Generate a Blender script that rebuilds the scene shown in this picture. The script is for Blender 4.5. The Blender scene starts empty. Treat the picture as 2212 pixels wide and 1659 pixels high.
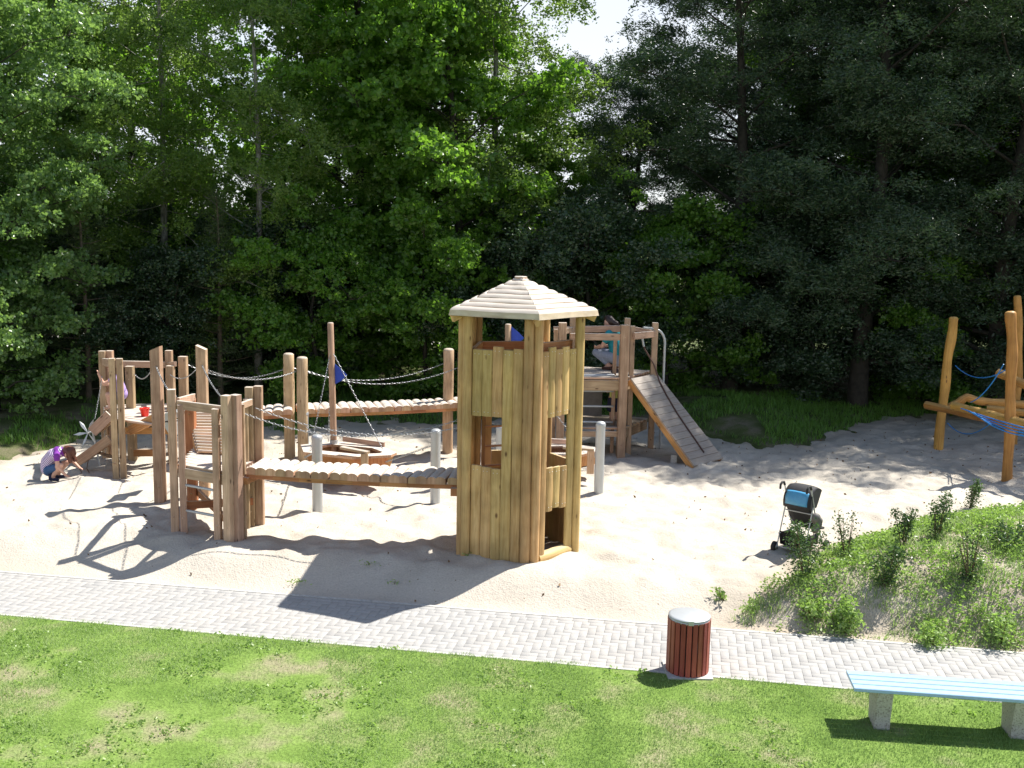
import bpy, math, random
import numpy as np
from mathutils import Vector, Matrix
SC = bpy.context.scene
COL = SC.collection
rad = math.radians

# ------------------------------------------------------------------ camera
CAM_H, PITCH, ROLL, FPX = 4.62, rad(8.33), rad(1.1), 2250.0   # FPX for a 2212 x 1659 frame
cR = Vector((1, 0, 0)); cU = Vector((0, math.sin(PITCH), math.cos(PITCH))); cF = Vector((0, math.cos(PITCH), -math.sin(PITCH)))
RC = math.cos(ROLL)*cR + math.sin(ROLL)*cU
UC = -math.sin(ROLL)*cR + math.cos(ROLL)*cU
CP = Vector((0, 0, CAM_H))
cam = bpy.data.cameras.new('camera'); camo = bpy.data.objects.new('camera', cam); COL.objects.link(camo)
cam.sensor_width = 36; cam.lens = 36*FPX/2212; cam.clip_start = 0.1; cam.clip_end = 3000
M = Matrix((RC, UC, -cF)).transposed().to_4x4(); M.translation = CP
camo.matrix_world = M
SC.camera = camo
# ------------------------------------------------------------------ world, sun, exposure
SUN_EL, SUN_AZ = rad(56), rad(56)            # azimuth from +Y towards +X
w = bpy.data.worlds.new('World'); SC.world = w; w.use_nodes = True
nt = w.node_tree; nt.nodes.clear()
sky = nt.nodes.new('ShaderNodeTexSky'); sky.sky_type = 'NISHITA'; sky.sun_disc = False
sky.sun_elevation = SUN_EL; sky.sun_rotation = SUN_AZ; sky.air_density = 1.0; sky.dust_density = 0.7; sky.ozone_density = 1.0
bg = nt.nodes.new('ShaderNodeBackground'); bg.inputs[1].default_value = 0.08
wo = nt.nodes.new('ShaderNodeOutputWorld')
tcw = nt.nodes.new('ShaderNodeTexCoord'); sxw = nt.nodes.new('ShaderNodeSeparateXYZ'); nt.links.new(tcw.outputs['Generated'], sxw.inputs[0])
cn = nt.nodes.new('ShaderNodeTexNoise'); cn.inputs['Scale'].default_value = 5; cn.inputs['Detail'].default_value = 5; nt.links.new(tcw.outputs['Generated'], cn.inputs[0])
hz = nt.nodes.new('ShaderNodeMapRange'); hz.inputs[1].default_value = .16; hz.inputs[2].default_value = .62; hz.inputs[3].default_value = 1.0; hz.inputs[4].default_value = 0.0; nt.links.new(sxw.outputs[2], hz.inputs[0])
cr_ = nt.nodes.new('ShaderNodeMapRange'); cr_.inputs[1].default_value = .30; cr_.inputs[2].default_value = .55; cr_.inputs[3].default_value = .35; cr_.inputs[4].default_value = .95; nt.links.new(cn.outputs[0], cr_.inputs[0])
mm = nt.nodes.new('ShaderNodeMath'); mm.operation = 'MULTIPLY'; nt.links.new(hz.outputs[0], mm.inputs[0]); nt.links.new(cr_.outputs[0], mm.inputs[1])
cm = nt.nodes.new('ShaderNodeMix'); cm.data_type = 'RGBA'; nt.links.new(mm.outputs[0], cm.inputs[0]); nt.links.new(sky.outputs[0], cm.inputs[6]); cm.inputs[7].default_value = (6.2, 6.5, 7.0, 1)
nt.links.new(cm.outputs[2], bg.inputs[0]); nt.links.new(bg.outputs[0], wo.inputs[0])
sl = bpy.data.lights.new('sun', 'SUN'); sl.energy = 4.6; sl.angle = rad(0.53); sl.color = (1, .955, .88)
so = bpy.data.objects.new('sun', sl); COL.objects.link(so)
sd = Vector((math.sin(SUN_AZ)*math.cos(SUN_EL), math.cos(SUN_AZ)*math.cos(SUN_EL), math.sin(SUN_EL)))
so.rotation_euler = (-sd).to_track_quat('-Z', 'Y').to_euler(); so.location = (12, 10, 25)
SC.view_settings.view_transform = 'Standard'; SC.view_settings.look = 'None'
SC.view_settings.exposure = 1.03; SC.view_settings.gamma = 1
SC.render.engine = 'CYCLES'
SC.cycles.max_bounces = 6; SC.cycles.diffuse_bounces = 3; SC.cycles.glossy_bounces = 2; SC.cycles.transmission_bounces = 3
SC.cycles.caustics_reflective = False; SC.cycles.caustics_refractive = False

# ------------------------------------------------------------------ helpers
def ray(x, y): return cF + RC*((x-1106)/FPX) - UC*((y-829.5)/FPX)
def gp(x, y, z=0.0):
    d = ray(x, y); return CP + d*((z-CAM_H)/d.z)
def atY(x, y, Y):
    d = ray(x, y); return CP + d*(Y/d.y)
def zat(p, y):
    lo, hi = -3.0, 30.0
    for _ in range(40):
        m = (lo+hi)/2; v = Vector((p[0], p[1], m))-CP
        if 829.5-FPX*v.dot(UC)/v.dot(cF) > y: lo = m
        else: hi = m
    return lo
def V(*a): return Vector(a)
RNG = random.Random(7)

def mat(name, nodes=None):
    m = bpy.data.materials.new(name); m.use_nodes = True
    return m, m.node_tree, m.node_tree.nodes['Principled BSDF']
def N(t, kind, **kw):
    n = t.nodes.new(kind)
    for k, v in kw.items():
        if k.startswith('i_'):
            key = k[2:]
            key = int(key) if key.isdigit() else key.replace('_', ' ')
            n.inputs[key].default_value = v
        else: setattr(n, k, v)
    return n
def L(t, a, b): t.links.new(a, b)
def ramp(t, fac, stops):
    r = t.nodes.new('ShaderNodeValToRGB')
    e = r.color_ramp.elements
    while len(e) < len(stops): e.new(0.5)
    for i, (p, c) in enumerate(stops):
        e[i].position = p; e[i].color = (c[0], c[1], c[2], 1)
    L(t, fac, r.inputs[0]); return r
def mixc(t, fac, a, b, mode='MIX'):
    n = t.nodes.new('ShaderNodeMix'); n.data_type = 'RGBA'; n.blend_type = mode
    for sock, v in ((n.inputs[0], fac), (n.inputs[6], a), (n.inputs[7], b)):
        if hasattr(v, 'is_linked') or hasattr(v, 'links'): L(t, v, sock)
        elif isinstance(v, (int, float)): sock.default_value = v
        else: sock.default_value = (v[0], v[1], v[2], 1)
    return n.outputs[2]
def bump(t, p, h, strength, dist):
    b = N(t, 'ShaderNodeBump'); b.inputs['Strength'].default_value = strength; b.inputs['Distance'].default_value = dist
    L(t, h, b.inputs['Height']); L(t, b.outputs[0], p.inputs['Normal']); return b

def m_wood(name, c1, c2, knot, top, topmix=0.6, rough=0.75, spots=0.0):
    m, t, p = mat(name)
    uv = N(t, 'ShaderNodeUVMap'); uv.uv_map = 'UVMap'
    mp = N(t, 'ShaderNodeMapping'); mp.inputs['Scale'].default_value = (38, 2.2, 1); L(t, uv.outputs[0], mp.inputs[0])
    g = N(t, 'ShaderNodeTexNoise'); g.inputs['Scale'].default_value = 1; g.inputs['Detail'].default_value = 5; g.inputs['Roughness'].default_value = .6
    g.inputs['Distortion'].default_value = .6
    L(t, mp.outputs[0], g.inputs[0])
    r = ramp(t, g.outputs[0], [(.3, c1), (.7, c2)])
    at = N(t, 'ShaderNodeAttribute'); at.attribute_name = 'rnd'
    v = N(t, 'ShaderNodeMapRange'); v.inputs[3].default_value = .78; v.inputs[4].default_value = 1.2; L(t, at.outputs['Fac'], v.inputs[0])
    hs = N(t, 'ShaderNodeHueSaturation'); L(t, r.outputs[0], hs.inputs['Color']); L(t, v.outputs[0], hs.inputs['Value'])
    hv = N(t, 'ShaderNodeMapRange'); hv.inputs[3].default_value = .488; hv.inputs[4].default_value = .512
    fr = N(t, 'ShaderNodeMath', operation='FRACT'); m7 = N(t, 'ShaderNodeMath', operation='MULTIPLY'); m7.inputs[1].default_value = 7.31
    L(t, at.outputs['Fac'], m7.inputs[0]); L(t, m7.outputs[0], fr.inputs[0]); L(t, fr.outputs[0], hv.inputs[0]); L(t, hv.outputs[0], hs.inputs['Hue'])
    # knots
    kp = N(t, 'ShaderNodeMapping'); kp.inputs['Scale'].default_value = (7, 2.6, 1); L(t, uv.outputs[0], kp.inputs[0])
    vo = N(t, 'ShaderNodeTexVoronoi'); vo.inputs['Scale'].default_value = 1; L(t, kp.outputs[0], vo.inputs[0])
    kr = ramp(t, vo.outputs['Distance'], [(.05, (1, 1, 1)), (.13, (0, 0, 0))])
    col = mixc(t, kr.outputs[0], hs.outputs[0], knot)
    # large damp / bleached patches
    ob = N(t, 'ShaderNodeTexCoord')
    big = N(t, 'ShaderNodeTexNoise'); big.inputs['Scale'].default_value = 2.3; big.inputs['Detail'].default_value = 3; L(t, ob.outputs['Object'], big.inputs[0])
    br = ramp(t, big.outputs[0], [(.35, (.78, .78, .78)), (.65, (1.12, 1.12, 1.12))])
    col = mixc(t, 1.0, col, br.outputs[0], 'MULTIPLY')
    # weathered grey where the wood faces the sky
    ge = N(t, 'ShaderNodeNewGeometry'); sx = N(t, 'ShaderNodeSeparateXYZ'); L(t, ge.outputs['True Normal'], sx.inputs[0])
    wr = ramp(t, sx.outputs[2], [(.25, (0, 0, 0)), (.75, (topmix,)*3)])
    tg = ramp(t, g.outputs[0], [(.3, tuple(a*.72 for a in top)), (.7, top)])
    col = mixc(t, wr.outputs[0], col, tg.outputs[0])
    L(t, col, p.inputs['Base Color']); p.inputs['Roughness'].default_value = rough
    p.inputs['Specular IOR Level'].default_value = .3
    bump(t, p, g.outputs[0], .35, .004)
    return m
def m_plain(name, c, rough=.6, metal=0., noise=.12, scale=30, bmp=.1, var=None):
    m, t, p = mat(name)
    ob = N(t, 'ShaderNodeTexCoord'); g = N(t, 'ShaderNodeTexNoise'); g.inputs['Scale'].default_value = scale; g.inputs['Detail'].default_value = 4
    L(t, ob.outputs['Object'], g.inputs[0])
    r = ramp(t, g.outputs[0], [(.3, tuple(a*(1-noise) for a in c)), (.7, tuple(min(1, a*(1+noise)) for a in c))])
    col = r.outputs[0]
    if var: 
        r2 = ramp(t, g.outputs[0], [(.45, (0, 0, 0)), (.7, (1, 1, 1))]); col = mixc(t, r2.outputs[0], col, var)
    L(t, col, p.inputs['Base Color']); p.inputs['Roughness'].default_value = rough; p.inputs['Metallic'].default_value = metal
    if bmp: bump(t, p, g.outputs[0], bmp, .004)
    return m
def m_leaf(name, c1, c2, tr, rough=.42, tmix=.32):
    m, t, p = mat(name)
    at = N(t, 'ShaderNodeAttribute'); at.attribute_name = 'rnd'
    r = ramp(t, at.outputs['Fac'], [(0, c1), (1, c2)])
    L(t, r.outputs[0], p.inputs['Base Color']); p.inputs['Roughness'].default_value = rough; p.inputs['Specular IOR Level'].default_value = .55
    tb = N(t, 'ShaderNodeBsdfTranslucent'); tc = mixc(t, at.outputs['Fac'], tuple(a*.6 for a in tr), tr); L(t, tc, tb.inputs[0])
    mx = N(t, 'ShaderNodeMixShader'); mx.inputs[0].default_value = tmix
    L(t, p.outputs[0], mx.inputs[1]); L(t, tb.outputs[0], mx.inputs[2]); L(t, mx.outputs[0], t.nodes['Material Output'].inputs[0])
    return m

MT = {}
MT['larch'] = m_wood('larch', (.33, .205, .12), (.53, .38, .245), (.12, .06, .03), (.58, .52, .45), .75)
MT['larch_grey'] = m_wood('larch_grey', (.40, .25, .165), (.60, .41, .29), (.14, .09, .06), (.60, .56, .50), .8)
MT['orange'] = m_wood('orange_wood', (.34, .14, .05), (.52, .26, .11), (.13, .05, .02), (.56, .46, .36), .75)
MT['deck'] = m_wood('deck_wood', (.40, .22, .12), (.60, .40, .25), (.2, .12, .08), (.66, .60, .53), .95)
MT['ramp'] = m_wood('weathered_ramp', (.34, .24, .17), (.46, .36, .28), (.14, .09, .06), (.36, .33, .30), .9)
MT['green'] = m_wood('impregnated_pine', (.44, .27, .10), (.64, .44, .20), (.17, .09, .035), (.55, .5, .35), .5)
MT['roof'] = m_wood('roof_logs', (.48, .37, .25), (.62, .52, .40), (.3, .2, .1), (.60, .545, .485), .9)
MT['robinia'] = m_wood('oiled_robinia', (.44, .215, .045), (.60, .34, .085), (.14, .06, .02), (.66, .45, .18), .5, .5)
MT['steel'] = m_plain('galvanised_steel', (.46, .48, .49), .45, .45, .05, 5, .03)
MT['chain'] = m_plain('chain_steel', (.42, .43, .44), .35, .85, .1, 60, 0)
MT['bolt'] = m_plain('bolt', (.75, .75, .75), .3, .7, .05, 60, 0)
MT['blue_flag'] = m_plain('blue_flag', (.02, .06, .42), .6, 0, .1, 20, 0)
MT['blue_rope'] = m_plain('blue_rope', (.02, .22, .60), .5, 0, .2, 120, .3)
MT['rope'] = m_plain('brown_rope', (.10, .055, .045), .8, 0, .3, 120, .3)
MT['red_plastic'] = m_plain('red_plastic', (.75, .03, .015), .35, 0, .05, 10, 0)
MT['concrete'] = m_plain('concrete', (.45, .44, .41), .85, 0, .2, 30, .3)
MT['bark'] = m_plain('bark', (.035, .03, .022), .9, 0, .45, 9, .8)
MT['bark_brown'] = m_plain('bark_brown', (.11, .085, .06), .9, 0, .4, 9, .8)
MT['black_cloth'] = m_plain('black_cloth', (.022, .022, .026), .75, 0, .2, 20, .1)
MT['rubber'] = m_plain('rubber', (.02, .02, .02), .7, 0, .1, 20, 0)
MT['twig'] = m_plain('twig', (.16, .10, .06), .85, 0, .3, 40, .2)
MT['skin'] = m_plain('skin', (.62, .36, .26), .5, 0, .05, 12, 0)
MT['grey_panel'] = m_plain('grey_panel', (.16, .15, .14), .6, 0, .15, 10, .05)

class MB:
    """collects pieces of ONE mesh with UVs (u across, v along, metres) and a per-piece random value"""
    def __init__(s): s.v = []; s.f = []; s.uv = []; s.r = []; s.sm = []
    def add(s, vs, fs, uvs, rnd=None, smooth=False):
        o = len(s.v); s.v += [tuple(v) for v in vs]
        r = RNG.random() if rnd is None else rnd
        du, dv = RNG.random()*20, RNG.random()*20
        for f, u in zip(fs, uvs):
            s.f.append(tuple(i+o for i in f)); s.uv += [(a+du, b+dv) for a, b in u]; s.r.append(r); s.sm.append(smooth)
    def beam(s, p0, p1, wd, th, up=(0, 0, 1), ch=.006, rnd=None, cut0=0, cut1=0):
        """box from p0 to p1, width wd across, thickness th along 'up', with chamfered long edges; cut tilts an end"""
        p0, p1 = Vector(p0), Vector(p1); d = (p1-p0); ln = d.length; d.normalize()
        up = Vector(up); x = d.cross(up)
        if x.length < 1e-4: x = d.cross(Vector((1, 0, 0)))
        x.normalize(); y = x.cross(d).normalized()
        a, b, c = wd/2, th/2, min(ch, wd/4, th/4)
        pr = [(-a+c, -b), (a-c, -b), (a, -b+c), (a, b-c), (a-c, b), (-a+c, b), (-a, b-c), (-a, -b+c)]
        vs = [p0+x*q[0]+y*q[1]+d*(cut0*q[0]) for q in pr]+[p1+x*q[0]+y*q[1]+d*(cut1*q[0]) for q in pr]
        n = 8; fs = []; uvs = []; per = 0
        for i in range(n):
            j = (i+1) % n; w_ = math.dist(pr[i], pr[j])
            fs.append((i, j, n+j, n+i)); uvs.append([(per, 0), (per+w_, 0), (per+w_, ln), (per, ln)]); per += w_
        fs.append(tuple(reversed(range(n)))); uvs.append([(q[0]*2, q[1]*.3) for q in reversed(pr)])
        fs.append(tuple(range(n, 2*n))); uvs.append([(q[0]*2, q[1]*.3) for q in pr])
        s.add(vs, fs, uvs, rnd); return s
    def tube(s, pts, rs, n=10, cap=True, rnd=None, smooth=True, flat=None, dome=0, ell=1.0, up=None):
        """round piece along pts with radii; ell squashes across"""
        pts = [Vector(p) for p in pts]
        if not hasattr(rs, '__len__'): rs = [rs]*len(pts)
        rs = list(rs)
        if dome:
            d = (pts[-1]-pts[-2]).normalized(); r = rs[-1]; base = pts[-1]-d*r*dome
            pts = pts[:-1]+[base, base+d*r*dome*.6, base+d*r*dome*.9]; rs = rs[:-1]+[r, r*.82, r*.5]
        vs = []; vl = [0]
        u0 = None
        for i, p in enumerate(pts):
            d = (pts[min(i+1, len(pts)-1)]-pts[max(i-1, 0)]).normalized()
            if u0 is None:
                u0 = d.orthogonal().normalized() if up is None else (Vector(up)-d*Vector(up).dot(d)).normalized()
            u0 = (u0-d*u0.dot(d)).normalized(); w_ = d.cross(u0)
            if i: vl.append(vl[-1]+(pts[i]-pts[i-1]).length)
            for k in range(n):
                a = 2*math.pi*k/n; vs.append(p+(u0*math.cos(a)+w_*math.sin(a)*ell)*rs[i])
        fs = []; uvs = []; c = 2*math.pi*max(rs)/n
        for i in range(len(pts)-1):
            for k in range(n):
                j = (k+1) % n
                fs.append((i*n+k, i*n+j, (i+1)*n+j, (i+1)*n+k)); uvs.append([(k*c, vl[i]), (k*c+c, vl[i]), (k*c+c, vl[i+1]), (k*c, vl[i+1])])
        rr = RNG.random() if rnd is None else rnd
        s.add(vs, fs, uvs, rr, smooth)
        if cap:
            e = len(pts)-1
            s.add(vs[:n], [tuple(reversed(range(n)))], [[(.03*math.cos(k), .03*math.sin(k)) for k in range(n)]], rr)
            s.add(vs[e*n:], [tuple(range(n))], [[(.03*math.cos(k), .03*math.sin(k)) for k in range(n)]], rr)
        return s
    def log(s, p0, p1, r0, r1=None, n=12, wob=.06, seg=7, dome=.25, rnd=None, ell=1.0, up=None):
        p0, p1 = Vector(p0), Vector(p1); r1 = r0 if r1 is None else r1
        d = p1-p0; o1 = d.orthogonal().normalized(); o2 = d.normalized().cross(o1)
        pts = []; rs = []
        a, b = RNG.random()*6, RNG.random()*6
        for i in range(seg+1):
            t = i/seg; k = wob*r0*math.sin(math.pi*t)
            pts.append(p0+d*t+o1*k*math.sin(a+t*4)+o2*k*math.sin(b+t*5)); rs.append((r0+(r1-r0)*t)*(1+wob*.5*math.sin(a*3+t*9)))
        return s.tube(pts, rs, n, rnd=rnd, dome=dome, ell=ell, up=up)
    def poly(s, vs, fs, rnd=None, smooth=False):
        uvs = []
        for f in fs:
            P = [Vector(vs[i]) for i in f]; nrm = (P[1]-P[0]).cross(P[2]-P[0])
            ax = max(range(3), key=lambda k: abs(nrm[k])); o = [k for k in range(3) if k != ax]
            uvs.append([(q[o[0]], q[o[1]]) for q in P])
        s.add(vs, fs, uvs, rnd, smooth); return s
    def prism(s, poly2, origin, ex, ey, ez, th, rnd=None):
        """extrude a 2d outline (coords along ex,ey) by th along ez"""
        o = Vector(origin); ex, ey, ez = Vector(ex), Vector(ey), Vector(ez)
        n = len(poly2)
        vs = [o+ex*a+ey*b for a, b in poly2]+[o+ex*a+ey*b+ez*th for a, b in poly2]
        fs = [tuple(reversed(range(n))), tuple(range(n, 2*n))]+[(i, (i+1) % n, n+(i+1) % n, n+i) for i in range(n)]
        return s.poly(vs, fs, rnd)
    def lathe(s, prof, c=(0, 0, 0), n=20, smooth=True, rnd=None):
        c = Vector(c); vs = [c+Vector((r*math.cos(2*math.pi*k/n), r*math.sin(2*math.pi*k/n), z)) for r, z in prof for k in range(n)]
        fs = [(i*n+k, i*n+(k+1) % n, (i+1)*n+(k+1) % n, (i+1)*n+k) for i in range(len(prof)-1) for k in range(n)]
        uvs = [[(.03*k, prof[i][1]), (.03*(k+1), prof[i][1]), (.03*(k+1), prof[i+1][1]), (.03*k, prof[i+1][1])] for i in range(len(prof)-1) for k in range(n)]
        s.add(vs, fs, uvs, rnd, smooth)
        if prof[-1][0] > 1e-4: s.poly(vs[-n:], [tuple(range(n))], rnd)
        if prof[0][0] > 1e-4: s.poly(vs[:n], [tuple(reversed(range(n)))], rnd)
        return s
    def ball(s, c, r, n=10, sc=(1, 1, 1), rnd=None):
        c = Vector(c); vs = []; m = n//2+1
        for i in range(m+1):
            ph = math.pi*i/m
            for k in range(n):
                a = 2*math.pi*k/n; vs.append(c+Vector((r*sc[0]*math.sin(ph)*math.cos(a), r*sc[1]*math.sin(ph)*math.sin(a), -r*sc[2]*math.cos(ph))))
        fs = [(i*n+k, i*n+(k+1) % n, (i+1)*n+(k+1) % n, (i+1)*n+k) for i in range(m) for k in range(n)]
        return s.poly(vs, fs, rnd, True)
    def build(s, name, m, parent=None):
        me = bpy.data.meshes.new(name)
        v = s.v
        if parent is not None:
            pl = parent.matrix_basis if parent.parent is None else parent.parent.matrix_basis
            off = pl.translation
            v = [(a-off.x, b-off.y, c-off.z) for a, b, c in v]
        me.from_pydata(v, [], s.f)
        ul = me.uv_layers.new(name='UVMap'); ul.data.foreach_set('uv', np.array(s.uv, dtype=np.float32).ravel())
        a = me.attributes.new('rnd', 'FLOAT', 'FACE'); a.data.foreach_set('value', np.array(s.r, dtype=np.float32))
        me.polygons.foreach_set('use_smooth', s.sm)
        me.materials.append(MT[m] if isinstance(m, str) else m)
        o = bpy.data.objects.new(name, me); COL.objects.link(o)
        if parent is not None: o.parent = parent
        me.update()
        return o
# every mesh is written in world coordinates; under a thing it is shifted by the thing's location (things are never rotated unless copied)
def tag(o, label, cat, group=None, kind=None):
    if label: o['label'] = label
    if cat: o['category'] = cat
    if group: o['group'] = group
    if kind: o['kind'] = kind
    return o
def thing(name, loc, label, cat, group=None):
    o = bpy.data.objects.new(name, None); COL.objects.link(o); o.location = loc; o.empty_display_size = .2
    o.matrix_basis = Matrix.Translation(Vector(loc))
    return tag(o, label, cat, group)
def place(o, loc, rz=0, sc=1.0):
    o.location = loc; o.rotation_euler = (0, 0, rz); o.scale = (sc, sc, sc)
def dup(root, loc=None, rz=None, sc=None, label=None):
    r = root.copy(); COL.objects.link(r)
    if loc is not None: r.location = loc
    if rz is not None: r.rotation_euler = (0, 0, rz)
    if sc is not None: r.scale = (sc, sc, sc)
    if label: r['label'] = label
    for ch in list(root.children):
        c = ch.copy(); COL.objects.link(c); c.parent = r
        for g in ch.children:
            d = g.copy(); COL.objects.link(d); d.parent = c
    return r
def npmesh(name, v, f, nper, m, rnd=None, parent=None, smooth=False, extra=None):
    """v (N,3), f (K,nper) numpy -> one object"""
    me = bpy.data.meshes.new(name)
    v = np.asarray(v, dtype=np.float32); f = np.asarray(f, dtype=np.int32)
    me.vertices.add(len(v)); me.vertices.foreach_set('co', v.ravel())
    me.loops.add(f.size); me.loops.foreach_set('vertex_index', f.ravel())
    me.polygons.add(len(f)); me.polygons.foreach_set('loop_start', np.arange(0, f.size, nper, dtype=np.int32))
    me.polygons.foreach_set('loop_total', np.full(len(f), nper, dtype=np.int32))
    if smooth: me.polygons.foreach_set('use_smooth', np.ones(len(f), dtype=bool))
    me.update(calc_edges=True)
    if rnd is not None:
        a = me.attributes.new('rnd', 'FLOAT', 'FACE'); a.data.foreach_set('value', np.asarray(rnd, dtype=np.float32))
    for k, arr in (extra or {}).items():
        a = me.attributes.new(k, 'FLOAT', 'POINT'); a.data.foreach_set('value', np.asarray(arr, dtype=np.float32))
    me.materials.append(MT[m] if isinstance(m, str) else m)
    o = bpy.data.objects.new(name, me); COL.objects.link(o)
    if parent is not None: o.parent = parent
    return o

# value noise on numpy arrays
_NR = np.random.RandomState(3); _NT = _NR.rand(256, 256)
def vnoise(x, y, s=1.0, o=0):
    x = np.asarray(x, float)/s+37.3+o*11.7; y = np.asarray(y, float)/s+91.1+o*5.3
    xi = np.floor(x).astype(int); yi = np.floor(y).astype(int); fx = x-xi; fy = y-yi
    fx = fx*fx*(3-2*fx); fy = fy*fy*(3-2*fy)
    a = _NT[xi % 256, yi % 256]; b = _NT[(xi+1) % 256, yi % 256]; c = _NT[xi % 256, (yi+1) % 256]; d = _NT[(xi+1) % 256, (yi+1) % 256]
    return (a*(1-fx)+b*fx)*(1-fy)+(c*(1-fx)+d*fx)*fy
def fbm(x, y, s, n=4, o=0):
    t = 0; a = 1; w_ = 0
    for i in range(n): t = t+a*vnoise(x, y, s/2**i, o+i); w_ += a; a *= .5
    return t/w_
def sstep(a, b, x):
    t = np.clip((x-a)/(b-a), 0, 1); return t*t*(3-2*t)

# ------------------------------------------------------------------ ground shapes
PA = rad(-9.5); PDX, PDY = math.cos(PA), math.sin(PA); PNX, PNY = -PDY, PDX; PO = (0.06, 12.15); PW = .715
def pathv(x, y): return (x-PO[0])*PNX+(y-PO[1])*PNY
def pathu(x, y): return (x-PO[0])*PDX+(y-PO[1])*PDY
_B = [gp(*q) for q in [(-260, 1040), (0, 1000), (110, 968), (215, 945), (400, 925), (560, 930), (640, 948), (720, 915), (860, 915), (960, 925), (1100, 912), (1300, 905), (1440, 908), (1500, 935), (1580, 952), (1640, 966), (1740, 966), (1790, 948), (1850, 926), (1950, 906), (2050, 896), (2212, 890), (2500, 880)]]
_BX = np.array([p.x for p in _B]); _BY = np.array([p.y for p in _B])
_o = np.argsort(_BX); _BX = _BX[_o]; _BY = _BY[_o]
def backline(x): return np.interp(x, _BX, _BY)
_MP = [gp(*q) for q in [(1570, 1330, -.15), (1625, 1290, -.08), (1668, 1250, .0), (1715, 1210, .05), (1780, 1170, .12), (1850, 1142, .18), (1950, 1112, .22), (2060, 1090, .24), (2212, 1088, .24), (2600, 1150, .24), (2700, 1425, -.2), (2212, 1405, -.2), (1900, 1378, -.2), (1700, 1362, -.2), (1600, 1345, -.2)]]
MPX = np.array([p.x for p in _MP]); MPY = np.array([p.y for p in _MP])
def mound_d(x, y):
    """signed distance to the mound outline, >0 inside"""
    x = np.asarray(x, float); y = np.asarray(y, float); d = np.full(np.broadcast(x, y).shape, 1e9); ins = np.zeros(d.shape, bool)
    n = len(MPX)
    for i in range(n):
        x0, y0, x1, y1 = MPX[i], MPY[i], MPX[(i+1) % n], MPY[(i+1) % n]
        ex, ey = x1-x0, y1-y0; t = np.clip(((x-x0)*ex+(y-y0)*ey)/(ex*ex+ey*ey), 0, 1)
        d = np.minimum(d, np.hypot(x-x0-t*ex, y-y0-t*ey))
        c = ((y0 > y) != (y1 > y)) & (x < (x1-x0)*(y-y0)/(y1-y0+1e-12)+x0); ins ^= c
    return np.where(ins, d, -d)
def sand_z(x, y):
    s = pathv(x, y)-PW
    wdt = 1.2+.35*(vnoise(x, y*0, 1.7, 3)-.5)*2
    z = -.262+.262*sstep(.05, 1, s/wdt)+.02*np.exp(-((s-1.1*wdt)/.4)**2)
    k = sstep(.3, 1.4, s)
    z = z+k*(.07*(fbm(x, y, 1.3, 3)-.5)+.08*(vnoise(x, y, .40, 7)-.5)+.07*(vnoise(x, y, .18, 9)-.5))+(1-k)*.012*(fbm(x, y, .3, 2)-.5)
    z = z+.022*np.exp(-(s/.14)**2)*(fbm(x, y, .5, 3, 33)-.35)
    # dug hollow and heap near the digging child, scour under the boat
    z = z+.10*np.exp(-(((x+7.6)/.55)**2+((y-18.1)/.35)**2))-.05*np.exp(-(((x+7.0)/.9)**2+((y-19.6)/.7)**2))
    z = z-.06*np.exp(-(((x+2.6)/1.2)**2+((y-18.9)/1.0)**2))
    return z
def mound_z(x, y):
    d = mound_d(x, y)+.25*(fbm(x, y, .8, 3, 5)-.5)
    s = pathv(x, y)-PW
    base = -.262+.262*sstep(.05, 1.0, s)
    return base-.05+.47*sstep(-.1, 1.7, d)+.10*sstep(0, .6, d)+.09*(fbm(x, y, .5, 4, 2)-.5)*sstep(0, .5, d)-.4*sstep(0, -.5, d)
def wood_z(x, y):
    d = y-backline(x)+.5*(fbm(x, y, 1.2, 3, 8)-.5)
    z = -.04+.16*sstep(-.05, 1.2, d)+.25*sstep(.5, 5, d)+.06*(fbm(x, y, .7, 3, 6)-.5)-.3*sstep(0, -.6, d)
    z = z+.22*np.exp(-(((x-4.9)/1.8)**2+((y-25.5)/1.9)**2))
    return z
def lawn_z(x, y):
    s = -PW-pathv(x, y)
    return -.262+.022*sstep(0, .12, s)+.05*(fbm(x, y, 2.5, 2, 4)-.5)*sstep(0, .8, s)
def gz(x, y):
    s = pathv(x, y)
    if s < -PW: return float(lawn_z(x, y))
    if s < PW: return -.25
    return float(max(sand_z(x, y), mound_z(x, y), wood_z(x, y)))
def hit(x, y):
    d = ray(x, y); t = 7.0
    while t < 60:
        p = CP+d*t
        if p.z < gz(p.x, p.y): break
        t += .05
    t -= .05
    for _ in range(8):
        p = CP+d*t
        if p.z < gz(p.x, p.y): break
        t += .008
    return p
def grid(name, xs, ys, zf, m, keep=None, extra=None):
    X, Y = np.meshgrid(xs, ys); Z = zf(X, Y)
    v = np.stack([X.ravel(), Y.ravel(), Z.ravel()], 1); nx = len(xs)
    i, j = np.meshgrid(np.arange(nx-1), np.arange(len(ys)-1)); a = (j*nx+i).ravel()
    f = np.stack([a, a+1, a+nx+1, a+nx], 1)
    if keep is not None:
        k = keep(X, Y).ravel(); f = f[k[f].any(1)]
    ex = {k2: g(X, Y).ravel() for k2, g in (extra or {}).items()}
    used = np.zeros(len(v), bool); used[f.ravel()] = True; idx = np.cumsum(used)-1
    return npmesh(name, v[used], idx[f], 4, m, smooth=True, extra={k2: a2[used] for k2, a2 in ex.items()})
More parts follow.
